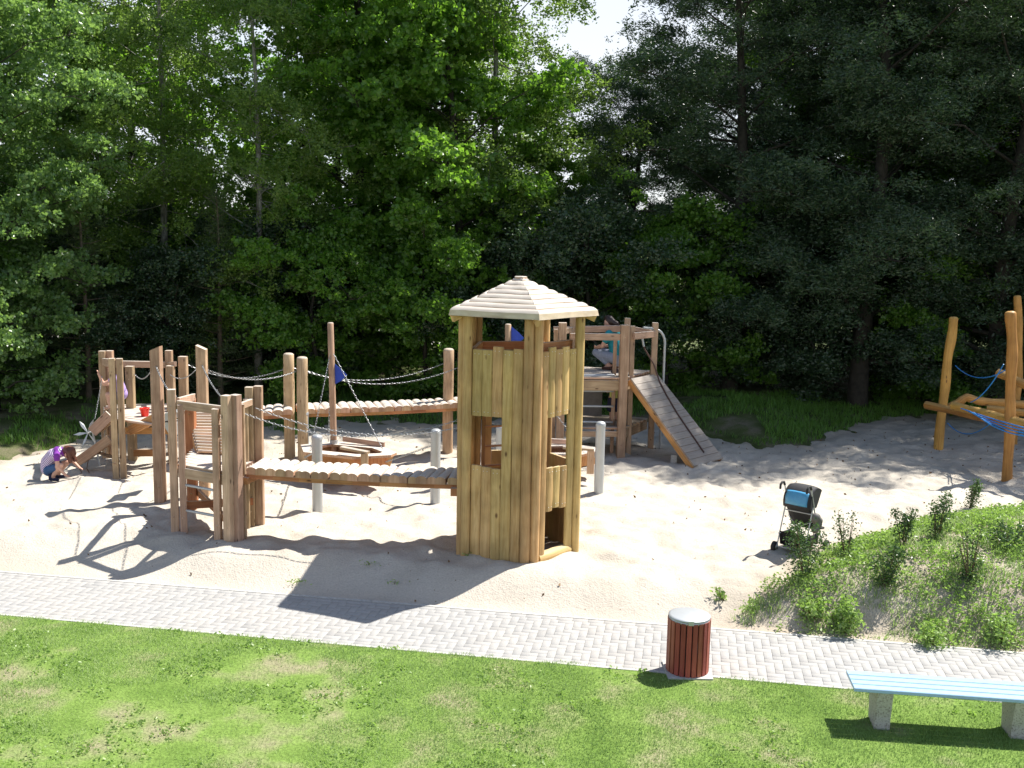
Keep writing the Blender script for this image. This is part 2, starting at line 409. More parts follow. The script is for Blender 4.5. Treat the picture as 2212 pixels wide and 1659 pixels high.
# ------------------------------------------------------------------ ground materials and sheets
def m_sand():
    m, t, p = mat('dry_sand')
    ob = N(t, 'ShaderNodeTexCoord')
    a = N(t, 'ShaderNodeTexNoise'); a.inputs['Scale'].default_value = 1.1; a.inputs['Detail'].default_value = 6; L(t, ob.outputs['Object'], a.inputs[0])
    b = N(t, 'ShaderNodeTexNoise'); b.inputs['Scale'].default_value = 42; b.inputs['Detail'].default_value = 5; L(t, ob.outputs['Object'], b.inputs[0])
    r = ramp(t, a.outputs[0], [(.3, (.46, .415, .35)), (.7, (.56, .515, .445))])
    r2 = ramp(t, b.outputs[0], [(.3, (.86, .86, .86)), (.7, (1.08, 1.08, 1.08))])
    c = mixc(t, 1., r.outputs[0], r2.outputs[0], 'MULTIPLY')
    # fallen leaves, twigs and small stones
    vo = N(t, 'ShaderNodeTexVoronoi'); vo.inputs['Scale'].default_value = 5.5; vo.inputs['Randomness'].default_value = 1; L(t, ob.outputs['Object'], vo.inputs[0])
    sr = ramp(t, vo.outputs['Distance'], [(.04, (1, 1, 1)), (.075, (0, 0, 0))])
    c = mixc(t, sr.outputs[0], c, (.19, .13, .08))
    # damp, soil stained sand along the wood and the bank
    at = N(t, 'ShaderNodeAttribute'); at.attribute_name = 'soil'
    mu = N(t, 'ShaderNodeMath', operation='MULTIPLY'); L(t, at.outputs['Fac'], mu.inputs[0])
    r3 = ramp(t, a.outputs[0], [(.35, (.4, .4, .4)), (.65, (1, 1, 1))]); L(t, r3.outputs[0], mu.inputs[1])
    c = mixc(t, mu.outputs[0], c, (.34, .275, .205))
    L(t, c, p.inputs['Base Color']); p.inputs['Roughness'].default_value = .95; p.inputs['Specular IOR Level'].default_value = .1
    ad = N(t, 'ShaderNodeMath', operation='ADD'); n3 = N(t, 'ShaderNodeTexNoise'); n3.inputs['Scale'].default_value = 11; n3.inputs['Detail'].default_value = 3
    L(t, ob.outputs['Object'], n3.inputs[0]); L(t, n3.outputs[0], ad.inputs[0]); L(t, b.outputs[0], ad.inputs[1])
    bump(t, p, ad.outputs[0], .6, .024)
    return m
def m_soil(name, c1, c2, c3):
    m, t, p = mat(name)
    ob = N(t, 'ShaderNodeTexCoord')
    a = N(t, 'ShaderNodeTexNoise'); a.inputs['Scale'].default_value = 1.6; a.inputs['Detail'].default_value = 8; L(t, ob.outputs['Object'], a.inputs[0])
    b = N(t, 'ShaderNodeTexNoise'); b.inputs['Scale'].default_value = 35; b.inputs['Detail'].default_value = 4; L(t, ob.outputs['Object'], b.inputs[0])
    r = ramp(t, a.outputs[0], [(.32, c1), (.5, c2), (.68, c3)])
    r2 = ramp(t, b.outputs[0], [(.3, (.7, .7, .7)), (.7, (1.15, 1.15, 1.15))])
    c = mixc(t, 1., r.outputs[0], r2.outputs[0], 'MULTIPLY')
    L(t, c, p.inputs['Base Color']); p.inputs['Roughness'].default_value = .95; p.inputs['Specular IOR Level'].default_value = .1
    bump(t, p, b.outputs[0], .7, .03); return m
MT['sand'] = m_sand()
MT['lawn'] = m_soil('lawn_soil', (.12, .20, .04), (.17, .26, .06), (.27, .26, .15))
MT['soil'] = m_soil('mound_soil', (.33, .29, .21), (.44, .38, .30), (.50, .44, .36))
MT['wood_floor'] = m_soil('wood_floor', (.05, .075, .02), (.10, .12, .045), (.20, .17, .12))
MT['far_ground'] = m_soil('far_ground', (.08, .11, .04), (.12, .15, .06), (.17, .18, .09))

g = npmesh('ground', [(-1500, -200, -.5), (1500, -200, -.5), (1500, 2500, -.5), (-1500, 2500, -.5)], [(0, 1, 2, 3)], 4, 'far_ground'); tag(g, None, None, kind='structure')
MT['lot'] = m_soil('pale_gravel', (.38, .36, .33), (.46, .44, .40), (.42, .40, .35))
o = npmesh('road', [(-40, 44, -.42), (-2, 46, -.42), (-2, 64, -.42), (-40, 62, -.42)], [(0, 1, 2, 3)], 4, 'lot'); tag(o, None, None, kind='structure')
xs = np.concatenate([np.arange(-17, -9, .12), np.arange(-9, 9.5, .055), np.arange(9.5, 22, .12)])
ys = np.concatenate([np.arange(9.6, 20, .055), np.arange(20, 27, .09), np.arange(27, 36, .25)])
def soil_mask(x, y):
    s = pathv(x, y)-PW; d = backline(x)-y
    return np.clip(.75*np.exp(-np.maximum(s, 0)/.5)*(.35+.65*sstep(-5.5, -7.5, x)+.3*sstep(3, 4, x))+.8*np.exp(-np.maximum(d, 0)/.8)+.8*np.exp(-np.maximum(-mound_d(x, y), 0)/.3), 0, 1)
o = grid('sand', xs, ys, sand_z, 'sand', keep=lambda x, y: (pathv(x, y) > PW-.10) & (y < backline(x)+1.5), extra={'soil': soil_mask}); tag(o, None, None, kind='structure')
o = grid('mound', np.arange(2.6, 14, .05), np.arange(11, 18.5, .05), mound_z, 'soil', keep=lambda x, y: (mound_d(x, y) > -.35) & (pathv(x, y) > PW+.06)); tag(o, None, None, kind='structure')
o = grid('woodland_ground', np.arange(-22, 26, .12), np.arange(17, 38, .12), wood_z, 'wood_floor', keep=lambda x, y: y > backline(x)-.6); tag(o, None, None, kind='structure')
o = grid('lawn', np.arange(-14, 12, .12), np.arange(4, 15.2, .1), lawn_z, 'lawn', keep=lambda x, y: pathv(x, y) < -PW+.02); tag(o, None, None, kind='structure')

# paved path: concrete pavers in a herringbone, each with its own chamfer, on a joint bed
def m_paver():
    m, t, p = mat('concrete_pavers')
    at = N(t, 'ShaderNodeAttribute'); at.attribute_name = 'rnd'
    ob = N(t, 'ShaderNodeTexCoord'); b = N(t, 'ShaderNodeTexNoise'); b.inputs['Scale'].default_value = 60; b.inputs['Detail'].default_value = 4; L(t, ob.outputs['Object'], b.inputs[0])
    r = ramp(t, at.outputs['Fac'], [(0, (.29, .285, .275)), (.08, (.325, .32, .31)), (.8, (.35, .345, .332)), (1, (.37, .362, .348))])
    r2 = ramp(t, b.outputs[0], [(.3, (.88, .88, .88)), (.7, (1.08, 1.08, 1.08))])
    c = mixc(t, 1., r.outputs[0], r2.outputs[0], 'MULTIPLY')
    g2 = N(t, 'ShaderNodeTexNoise'); g2.inputs['Scale'].default_value = .9; g2.inputs['Detail'].default_value = 4; L(t, ob.outputs['Object'], g2.inputs[0])
    r3 = ramp(t, g2.outputs[0], [(.4, (0, 0, 0)), (.7, (.5, .5, .5))]); c = mixc(t, r3.outputs[0], c, (.40, .375, .34))
    L(t, c, p.inputs['Base Color']); p.inputs['Roughness'].default_value = .85; bump(t, p, b.outputs[0], .3, .004); return m
MT['paver'] = m_paver(); MT['joint'] = m_plain('joint_sand', (.33, .31, .28), .95, 0, .2, 20, .2)
vv, ff, rr = [], [], []
def paver(u0, v0, lu, lv):
    g_, c, h = .003, .0025, .05
    u0 += g_/2; v0 += g_/2; lu -= g_; lv -= g_
    cx, cy = u0+lu/2, v0+lv/2
    ti = [RNG.uniform(-.0005, .0005) for _ in range(3)]; k = len(vv)
    for (e, z) in ((0, -h), (0, -c), (c, 0)):
        for a, b in ((u0+e, v0+e), (u0+lu-e, v0+e), (u0+lu-e, v0+lv-e), (u0+e, v0+lv-e)):
            zz = -.25+z+ti[0]+ti[1]*(a-cx)*5+ti[2]*(b-cy)*5
            vv.append((PO[0]+a*PDX+b*PNX, PO[1]+a*PDY+b*PNY, zz))
    for q in ((0, 1, 5, 4), (1, 2, 6, 5), (2, 3, 7, 6), (3, 0, 4, 7), (4, 5, 9, 8), (5, 6, 10, 9), (6, 7, 11, 10), (7, 4, 8, 11), (8, 9, 10, 11)):
        ff.append([k+i for i in q])
    r_ = RNG.random(); rr.extend([r_]*9)
U0, U1 = -11.0, 10.0; cell = .1
nu, nv = int((U1-U0)/cell), 12     # herringbone field between two border courses
for iu in range(nu):
    for iv in range(nv):
        # tiling in a 4x4 cell: horizontal at (i,j) covers i,i+1 when (i-j)%4==0 ; vertical covers j,j+1 when (i-j)%4==2 ...
        k = (iu-iv) % 4; u = U0+iu*cell; v = -.6+iv*cell
        if k == 0: paver(u, v, 2*cell if iu+1 < nu else cell, cell)
        elif k == 3:
            if iv+1 < nv: paver(u, v, cell, 2*cell)
            else: paver(u, v, cell, cell)
        elif k == 2 and iv == 0: paver(u, v, cell, cell)
u = U0
while u < U1:
    paver(u, -.7, .2, .1); paver(u+.07, .6, .2, .1); u += .2
pm = npmesh('path', vv, ff, 4, 'paver', rr); tag(pm, None, None, kind='structure')
def strip(name, v0, v1, z0, z1, m, du=.5):
    b = MB(); n = int((U1+6-U0)/du)
    for i in range(n):
        a = U0-3+i*du
        P = [Vector((PO[0]+q*PDX+v*PNX, PO[1]+q*PDY+v*PNY, z)) for q in (a, a+du-.006) for v, z in ((v0, z0), (v1, z0), (v1, z1), (v0, z1))]
        b.poly(P, [(0, 1, 2, 3), (7, 6, 5, 4), (3, 2, 6, 7), (0, 3, 7, 4), (1, 5, 6, 2)])
    return b.build(name, m)
tag(strip('path_bed', -.70, .70, -.32, -.262, 'joint', 2.0), None, None, kind='structure')
tag(strip('kerb', .703, .752, -.33, -.245, 'concrete', 1.0), None, None, kind='structure')
tag(strip('kerb', -.752, -.703, -.33, -.248, 'concrete', 1.0), None, None, kind='structure')

# ------------------------------------------------------------------ five sided lookout tower
HC = Vector((.09, 14.93, 0)); HR = .875; HA = rad(-77)
def hdir(k, r=1.0): a = HA+k*rad(72); return Vector((math.cos(a), math.sin(a), 0))*r
# face k lies between corner k and corner k+1 ; corner 0 faces the camera, corner -1 is left, 1 is right
zeave = zat(HC+hdir(0, HR), 692); ztop = zat(HC+hdir(0, HR), 762)
fm = HC+(hdir(0, HR)+hdir(-1, HR))/2
zw0, zw1 = zat(fm, 1008), zat(fm, 901)
fr_ = HC+(hdir(0, HR)+hdir(1, HR))/2
zd0, zd1 = zat(fr_, 1186), zat(fr_, 1094)
tw = thing('lookout_tower', HC, 'five sided wooden lookout tower with pointed log roof standing beside the paved path', 'play tower')
for k in range(5):
    c = HC+hdir(k, HR); nx = hdir(k); tx = Vector((-nx.y, nx.x, 0))
    b = MB()
    for sgn in (-1, 1):
        q = c+tx*sgn*.066; q.z = -.2; b.log(q, (q.x, q.y, zeave+.02), .071, .069, wob=.05, n=12, dome=0)
    b.build('corner_post', 'green', tw)
bolts = MB()
def plank(b, c, nrm, z0, z1, wd, archz=None):
    """vertical half round slab"""
    t_ = Vector((-nrm.y, nrm.x, 0)); nseg = 6; vs = []; zs = [z0, z0+.25*(z1-z0), z0+.5*(z1-z0), z0+.75*(z1-z0), z1-.01, z1]
    ph = RNG.random()*6; prof = []
    for i in range(nseg+1):
        a = math.pi*i/nseg; prof.append((-wd/2*math.cos(a), .028*math.sin(a)))
    prof += [(wd/2, -.02), (-wd/2, -.02)]
    n = len(prof)
    for i, z in enumerate(zs):
        k = 1+.035*math.sin(ph+i*1.7); sh = .004*math.sin(ph*2+i)
        if i == 5: k *= .93
        for a, h in prof: vs.append(Vector((c.x, c.y, 0))+t_*(a*min(k, 1.03)+sh)+nrm*h+Vector((0, 0, z)))
    fs = []; uvs = []
    for i in range(5):
        for j in range(n):
            j2 = (j+1) % n; fs.append((i*n+j, i*n+j2, (i+1)*n+j2, (i+1)*n+j)); uvs.append([(j*.025, zs[i]), (j*.025+.025, zs[i]), (j*.025+.025, zs[i+1]), (j*.025, zs[i+1])])
    fs.append(tuple(reversed(range(n)))); uvs.append([(p_[0], p_[1]) for p_ in reversed(prof)])
    fs.append(tuple(range(5*n, 6*n))); uvs.append([(p_[0], p_[1]) for p_ in prof])
    b.add(vs, fs, uvs)
    for z in (z0+.06, z1-.06):
        for sx in (-.03, .03): bolts.ball(Vector((c.x, c.y, z))+t_*sx+nrm*.027, .006, 6)
tops = [0, .055, .015, .04, .0]
for k in range(5):
    a, c_ = HC+hdir(k, HR), HC+hdir(k+1, HR); d = (c_-a); Lf = d.length; d.normalize(); nrm = (hdir(k)+hdir(k+1)).normalized()
    npk = 5; s0 = .13; wd = (Lf-2*s0)/npk
    b = MB(); zz = ztop
    for i in range(npk):
        c = a+d*(s0+wd*(i+.5))+nrm*.035; tp = zz+tops[(i+k) % 5]
        if k in (0, 4):        # the two faces seen: window in the three planks next to the side corner
            hole = i in (0, 1, 2)
            if k == 0: hole = i in (0, 1, 2, 3) and i > 0
            if hole:
                plank(b, c, nrm, zw1+.004*i, tp, wd)
                if k == 0: plank(b, c, nrm, zd1-.03*abs(i-2), zw0-.01*i, wd)
                else: plank(b, c, nrm, -.15, zw0-.012*i, wd)
            else: plank(b, c, nrm, -.15, tp, wd)
        elif k == 3:           # face where the bridge enters
            if i in (1, 2, 3): plank(b, c, nrm, -.15, .78, wd); plank(b, c, nrm, 1.98, tp, wd)
            else: plank(b, c, nrm, -.15, tp, wd)
        else:
            if i in (0, 4): plank(b, c, nrm, -.15, tp-.14, wd)
            else: plank(b, c, nrm, -.15, zw0-.05, wd); plank(b, c, nrm, zw1+.35, tp-.14, wd)
    b.build('wall', 'green', tw)
    # ring beams inside
for k in range(5):
    a, c_ = HC+hdir(k, HR-.13), HC+hdir(k+1, HR-.13)
    for z in ((ztop+.05, .99) if k == 0 else (ztop-.07, .93) if k == 4 else (zat(HC+V(0, .7, 0), 744), .93)):
        b = MB(); b.beam(a+V(0, 0, z), c_+V(0, 0, z), .06, .12); b.build('ring_beam', 'orange', tw)
b = MB(); n_ = 9
for i in range(n_):
    yy = -.62+1.24*(i+.5)/n_; hw = .60-.42*abs(yy); b.beam(HC+V(-hw, yy, .86), HC+V(hw, yy, .86), .13, .04)
b.build('floor_deck', 'orange', tw)
b = MB(); q0 = HC+V(-.08, .56, 0); q1 = HC+V(-.50, .42, 0)
for q in (q0, q1): b.beam(q+V(0, 0, .92), q+V(0, 0, 2.35), .05, .07, up=(0, 1, 0))
b.build('ladder_rail', 'orange', tw)
zr = [zat(q0, 1003-42*i) for i in range(4)]
for z in zr:
    b = MB(); b.tube([q0+V(0, 0, z), q1+V(0, 0, z)], .017, 8); b.build('ladder_rung', 'orange', tw)
# door sill
b = MB(); a, c_ = HC+hdir(0, HR), HC+hdir(1, HR); d = (c_-a).normalized()
b.log(a+d*.15+V(0, 0, .05), a+d*.88+V(0, 0, .05), .085, n=12, dome=.2); b.build('door_sill', 'green', tw)
bolts.build('bolts', 'bolt', tw)['kind'] = 'stuff'
# roof
RR = 1.14; za = zat(HC, 600); ze = zat(HC+hdir(0, RR), 683)
b = MB(); nr = 8
for k in range(5):
    d0, d1 = hdir(k), hdir(k+1)
    for j in range(nr):
        r0, r1 = RR*(1-j/nr), max(.05, RR*(1-(j+1)/nr)-.02)
        rnd = RNG.random(); ph = RNG.random()*6; m_ = 8; ns = 6; vs = []; uvs = []; fs = []
        for i in range(m_+1):
            t = i/m_; r = r0+(r1-r0)*t; z = ze+(za-ze)*(1-r/RR)+.036*math.sin(math.pi*min(1, t*1.02))**.6-.004+(.0 if i else -.05)
            for s in range(ns+1):
                u = s/ns; w_ = .006*math.sin(ph+u*7+j)
                vs.append(HC+(d0*(1-u)+d1*u)*(r+w_)+V(0, 0, z+w_*.6))
        for i in range(m_):
            for s in range(ns):
                q = i*(ns+1)+s; fs.append((q, q+1, q+ns+2, q+ns+1))
                uvs.append([(i*.02, s*.2*r0), (i*.02, (s+1)*.2*r0), (i*.02+.02, (s+1)*.2*r0), (i*.02+.02, s*.2*r0)])
        b.add(vs, fs, uvs, rnd)
    # underside boards
    b.poly([HC+d0*(RR-.01)+V(0, 0, ze-.052), HC+d1*(RR-.01)+V(0, 0, ze-.052), HC+d1*.08+V(0, 0, za-.06), HC+d0*.08+V(0, 0, za-.06)], [(3, 2, 1, 0)])
    b.poly([HC+d0*RR+V(0, 0, ze-.054), HC+d1*RR+V(0, 0, ze-.054), HC+d1*(RR-.012)+V(0, 0, ze-.052), HC+d0*(RR-.012)+V(0, 0, ze-.052)], [(3, 2, 1, 0)])
rf = b.build('roof', 'roof', tw)
b = MB(); b.lathe([(.10, za-.03), (.10, za+.012), (.085, za+.022), (0, za+.024)], (HC.x, HC.y, 0), 5, False); b.build('ridge_cap', 'larch_grey', rf)
for k in range(5):
    b = MB(); b.beam(HC+hdir(k, RR-.05)+V(0, 0, ze-.10), HC+hdir(k, .08)+V(0, 0, za-.12), .07, .10); b.build('rafter', 'green', rf)

# ------------------------------------------------------------------ chain
def chain(b, pts, pitch=.05, r=.005, wd=.0115):
    P = [Vector(p) for p in pts]; seg = [(P[i+1]-P[i]).length for i in range(len(P)-1)]; tot = sum(seg); n = max(2, int(tot/pitch))
    cum = [0]
    for s in seg: cum.append(cum[-1]+s)
    def at(s):
        s = min(max(s, 0), tot-1e-6)
        for i in range(len(seg)):
            if s <= cum[i+1]: return P[i]+(P[i+1]-P[i])*((s-cum[i])/seg[i]), (P[i+1]-P[i]).normalized()
        return P[-1], (P[-1]-P[-2]).normalized()
    for i in range(n):
        c, d = at((i+.5)*tot/n); o1 = d.orthogonal().normalized(); o2 = d.cross(o1); o = (o1+o2).normalized() if i % 2 else (o1-o2).normalized(); q = d.cross(o)
        hl = pitch*.62; ring = []
        for (a, e) in ((-hl, 0), (-hl*.55, wd), (hl*.55, wd), (hl, 0), (hl*.55, -wd), (-hl*.55, -wd)): ring.append(c+d*a+o*e)
        vs = []
        for j, p in enumerate(ring):
            rd = (p-c).normalized()
            for (a, e) in ((r, 0), (0, r), (-r, 0), (0, -r)): vs.append(p+rd*a+q*e)
        fs = []
        for j in range(6):
            j2 = (j+1) % 6
            for e in range(4): fs.append((j*4+e, j*4+(e+1) % 4, j2*4+(e+1) % 4, j2*4+e))
        b.poly(vs, fs, .5, True)
def sag(p0, p1, s, n=14):
    p0, p1 = Vector(p0), Vector(p1); return [p0+(p1-p0)*(i/n)-V(0, 0, 4*s*(i/n)*(1-i/n)) for i in range(n+1)]

def on(x, y, y2, off=0.0):
    """point above ground pixel (x, y) whose image row is y2"""
    g_ = gp(x, y); return Vector((g_.x, g_.y+off, zat(g_, y2)))

# square posts
def post(parent, x, y, ytop, wd=.12, cut=0, m='larch', double=None, rz=0, name='post', depth=None, lean=None):
    g_ = gp(x, y); z = zat(g_, ytop); b = MB(); dx = V(math.cos(rz), math.sin(rz), 0)
    dp = depth or wd
    b.beam(V(g_.x, g_.y, -.3), V(g_.x, g_.y, z), wd, dp, up=V(-math.sin(rz), math.cos(rz), 0), cut1=cut, ch=.01)
    if double:
        q = Vector(double); b.beam(V(g_.x+q.x, g_.y+q.y, -.3), V(g_.x+q.x, g_.y+q.y, z+q.z), wd, dp, up=V(-math.sin(rz), math.cos(rz), 0), ch=.01)
    b.ball(V(g_.x, g_.y-dp/2, .25), .018, 8, (1, .5, 1)); b.ball(V(g_.x, g_.y-dp/2, z-.25), .014, 8, (1, .5, 1))
    o = b.build(name, m, parent); return V(g_.x, g_.y, z)

# ------------------------------------------------------------------ front left platform tower
F1, F2, F3, F4 = gp(379, 1149), gp(505, 1173), gp(551, 1139), gp(417, 1095)
zp = zat(gp(400, 1150), 1003)
t1 = thing('platform_tower', F1, 'small square larch platform with ladder rungs nearest the path at left', 'play platform')
post(t1, 379, 1149, 841, .12, rz=.3, m='larch_grey'); post(t1, 398, 1152, 874, .10, rz=.3, m='larch_grey', name='ladder_post'); post(t1, 496, 1173, 854, .13, rz=-.45, double=(.115, .05, .003), m='larch_grey')
post(t1, 472, 1170, 883, .10, rz=-.1, m='larch_grey', name='ladder_post'); post(t1, 528, 1162, 873, .07, rz=-.1, m='larch'); post(t1, 544, 1137, 836, .12, double=(.12, .06, .01)); post(t1, 536, 1141, 862, .07, name='post')
post(t1, 417, 1097, 861, .15, m='orange')
b = MB()
A_, B_, C_, D_ = (Vector((q.x, q.y, zp)) for q in (gp(392, 1150), gp(503, 1173), gp(548, 1139), gp(430, 1097)))
for i in range(8):
    t0 = (i+.5)/8; p = A_.lerp(D_, t0); q = B_.lerp(C_, t0); b.beam(p-V(0, 0, .02), q-V(0, 0, .02), .125, .04, up=(0, 0, 1))
b.build('deck', 'larch_grey', t1)
b = MB(); dz = V(0, 0, .12)
b.beam(A_-dz, B_-dz, .05, .16); b.beam(B_-dz, C_-dz, .05, .16); b.beam(D_-dz, C_-dz, .05, .16); b.beam(A_-dz, D_-dz, .05, .16)
b.build('deck_frame', 'larch_grey', t1)
b = MB(); lo = V(0, 0, .42-zp)
b.beam(A_+lo, C_+lo, .05, .12); b.beam(D_+lo*1.25, B_+lo*1.25, .05, .12); b.build('brace', 'orange', t1)
pa, pb = gp(401, 1152), gp(470, 1170)
for yy in (1052, 1107):
    b = MB(); b.tube([V(pa.x, pa.y, zat(pa, yy-5)), V(pb.x, pb.y, zat(pb, yy+8))], .021, 10); b.build('rung', 'steel', t1)
b = MB(); b.beam(on(392, 1150, 874), on(500, 1172, 888), .05, .13); b.beam(on(392, 1150, 868), on(425, 1097, 858), .05, .12)
b.beam(on(503, 1170, 886), on(548, 1139, 868), .05, .1); b.build('rail', 'larch_grey', t1)

# sloping ramp from the back platform down to the front one
RA, RB = gp(347, 1081), gp(443, 1073)
zr0 = zat((RA+RB)/2, 890)
t2 = thing('plank_ramp', RA, 'pale plank ramp between two tall posts with slanted tops, leading down to the ladder platform', 'ramp')
post(t2, 347, 1081, 752, .165, cut=-.45, rz=-.05, m='larch'); post(t2, 443, 1073, 750, .165, cut=.45, rz=.05, m='larch')
b = MB(); T0 = Vector((RA.x+.12, RA.y+.05, zr0)); T1 = Vector((RB.x+.02, RB.y+.05, zr0)); Q0 = Vector((D_.x-.02, D_.y+.05, zp)); Q1 = Vector((D_.x+.62, D_.y+.16, zp)); n_ = 14
T0 = Vector((-5.42, 17.25, zr0)); T1 = Vector((-4.66, 17.35, zr0)); Q0 = Vector((-4.90, 16.05, zp+.02)); Q1 = Vector((-4.10, 15.95, zp+.02))
for i in range(n_):
    t0 = (i+.5)/n_; b.log(T0.lerp(Q0, t0), T1.lerp(Q1, t0), .052, n=8, dome=.2, ell=.6, up=(0, 0, 1), wob=.02) if 0 else b.beam(T0.lerp(Q0, t0), T1.lerp(Q1, t0), (T0-Q0).length/n_*.97, .045, up=(0, .5, 1), ch=.014)
b.build('deck', 'deck', t2)
for P_, Q_ in ((T0, Q0), (T1, Q1)):
    b = MB(); b.beam(P_-V(0, 0, .09), Q_-V(0, 0, .09), .06, .13); b.build('side_beam', 'orange', t2)
for s_, e_ in (((350, 1081, 790), (387, 1149, 858)), ((447, 1073, 788), (497, 1170, 870))):
    b = MB(); chain(b, sag(on(*s_)-V(0, .09, 0), on(*e_)+V(0, .05, 0), .09)); b.build('chain', 'chain', t2)

# ------------------------------------------------------------------ log bridges
def bridge(name, label, a, c, wd, parent_posts=(), rr_=.062, dpt=.09, first='deck'):
    """a, c = centre line end points (x, y, z of deck top)"""
    a, c = Vector(a), Vector(c); t = thing(name, V(a.x, a.y, 0), label, 'bridge'); d = (c-a); ln = d.length; d.normalize(); sx = Vector((-d.y, d.x, 0)).normalized()
    b = MB(); s = 0.0; i = 0
    while s < ln:
        r = rr_*RNG.uniform(.82, 1.15); p = a+d*(s+r)-V(0, 0, .012+.0*s)
        k = RNG.uniform(-.015, .015); e = RNG.uniform(-.02, .02)
        p.z -= .02*math.sin(math.pi*min(1, s/ln))
        # half-round log: flat below, round on top
        n = 8; prof = [(-r, -dpt)]+[(-r*math.cos(math.pi*j/n), r*.62*math.sin(math.pi*j/n)) for j in range(n+1)]+[(r, -dpt)]
        vs = [p+sx*(sg*wd/2+k)+d*(q[0]+sg*e)+V(0, 0, q[1]) for sg in (-1, 1) for q in prof]; m = len(prof)
        fs = [(j, j+1, m+j+1, m+j) for j in range(m-1)]+[(m-1, 0, m, 2*m-1)]
        uvs = [[(j*.02, 0), (j*.02+.02, 0), (j*.02+.02, wd), (j*.02, wd)] for j in range(m)]
        fs += [tuple(reversed(range(m))), tuple(range(m, 2*m))]; uvs += [[(q[0]*.4, q[1]*.4) for q in reversed(prof)], [(q[0]*.4, q[1]*.4) for q in prof]]
        b.add(vs, fs, uvs); s += 2*r*.97; i += 1
    b.build('deck_logs', 'deck', t)
    for sg in (-1, 1):
        b = MB()
        pts = [a+d*ln*j/8+sx*sg*(wd/2-.05)-V(0, 0, dpt+.046+.02*math.sin(math.pi*j/8)) for j in range(9)]
        for j in range(8): b.beam(pts[j], pts[j+1]+(pts[j+1]-pts[j])*.01, .06, .07)
        b.build('side_beam', 'orange', t)
    return t, a, c, d, sx
nb0 = Vector((-3.86, 15.32, 0)); nb1 = Vector((-.66, 14.92, 0)); nbm = Vector((-2.5, 14.83, 0)); znb = zat(nbm, 1026)+.02
nb0.z = znb; nb1.z = znb
t3, *_ = bridge('log_bridge', 'sun bleached half log bridge between the ladder platform and the lookout tower', nb0, nb1, .66, rr_=.074, dpt=.065)
for (x0, y0, yy0, x1, y1, yy1, sg) in ((533, 1160, 893, 1000, 1190, 903, .47), (556, 1139, 881, 1010, 1160, 915, .42)):
    b = MB(); e = on(x1, y1, yy1); chain(b, sag(on(x0, y0, yy0), Vector((-.70 if sg > .45 else -.62, 14.6 if sg > .45 else 15.25, e.z)), .30 if sg > .45 else .27)); b.build('chain', 'chain', t3)
# beams that carry the bridge ends
b = MB(); b.beam(V(-3.92, 14.95, znb-.17), V(-3.75, 15.75, znb-.17), .12, .10); b.build('bearer', 'orange', t3)
b = MB(); b.beam(V(-.80, 14.52, znb-.17), V(-.78, 15.3, znb-.17), .1, .11); b.build('bearer', 'orange', t3)

zb = zat(gp(655, 1000), 890)+.02
c0, c1 = Vector((-4.28, 20.55, zb)), Vector((-1.05, 21.55, zb+.03))
t4, *_ = bridge('log_bridge', 'long half log bridge with paired round posts behind the rocking boat', c0, c1, .75, rr_=.088, dpt=.05)
def rpost(parent, x, y, yt, r=.11, slant=0):
    g_ = gp(x, y); z = zat(g_, yt); b = MB(); b.log(V(g_.x, g_.y, -.3), V(g_.x, g_.y, z), r, r*.98, wob=.04, n=16, dome=.35); b.build('post', 'larch', parent); return V(g_.x, g_.y, z)
rpost(t4, 626, 990, 762); p2 = rpost(t4, 655, 1000, 770); rpost(t4, 967, 975, 752); p4 = rpost(t4, 998, 985, 757)
for (s_, e_, sg) in (((637, 990, 795), (957, 975, 785), .30), ((667, 1000, 802), (990, 985, 793), .30)):
    b = MB(); chain(b, sag(on(*s_), on(*e_), sg)); b.build('chain', 'chain', t4)
t5, *_ = bridge('log_bridge', 'short half log bridge between the slanted posts and the first pair of round posts', Vector((-6.1, 20.1, zb-.02)), Vector((-4.42, 20.5, zb)), .75, rr_=.088, dpt=.05)
for (s_, e_, sg) in (((412, 990, 788), (617, 990, 797), .22), ((456, 1073, 800), (646, 1000, 800), .17)):
    b = MB(); chain(b, sag(on(*s_), on(*e_), sg)); b.build('chain', 'chain', t5)

# ------------------------------------------------------------------ back left sand works tower
t6 = thing('sand_tower', gp(258, 1028), 'larch sand play tower with tilted chutes at the far left, one child on it', 'play tower')
zs = zat(gp(305, 1015), 901)
post(t6, 230, 985, 758, .13, double=(.115, .06, .0)); post(t6, 251, 1028, 774, .11, rz=.25, double=(.125, .03, -.005), m='larch'); post(t6, 371, 978, 757, .13); post(t6, 287, 993, 791, .15)
post(t6, 374, 1000, 790, .14, m='larch'); post(t6, 401, 990, 770, .155, m='larch'); 
pA, pB, pC, pD = gp(262, 1022), gp(232, 985), gp(372, 978), gp(355, 1040)
b = MB(); P = [Vector((q.x, q.y, zs)) for q in (pA, pB, pC, pD)]; n_ = 9
for i in range(n_):
    t0 = (i+.5)/n_; b.beam(P[0].lerp(P[1], t0), P[3].lerp(P[2], t0), .19, .04)
b.build('deck', 'larch_grey', t6)
b = MB()
b.beam(on(270, 1010, 930), on(372, 1010, 930), .06, .13); b.beam(on(290, 1003, 978), on(340, 1003, 978), .05, .14); b.build('cross_beam', 'orange', t6)
b = MB(); b.beam(on(230, 985, 782), on(258, 1022, 785), .06, .15); b.beam(on(262, 985, 786), on(372, 978, 788), .05, .13); b.beam(on(371, 978, 788), on(385, 1000, 786), .05, .1); b.build('rail', 'larch_grey', t6)
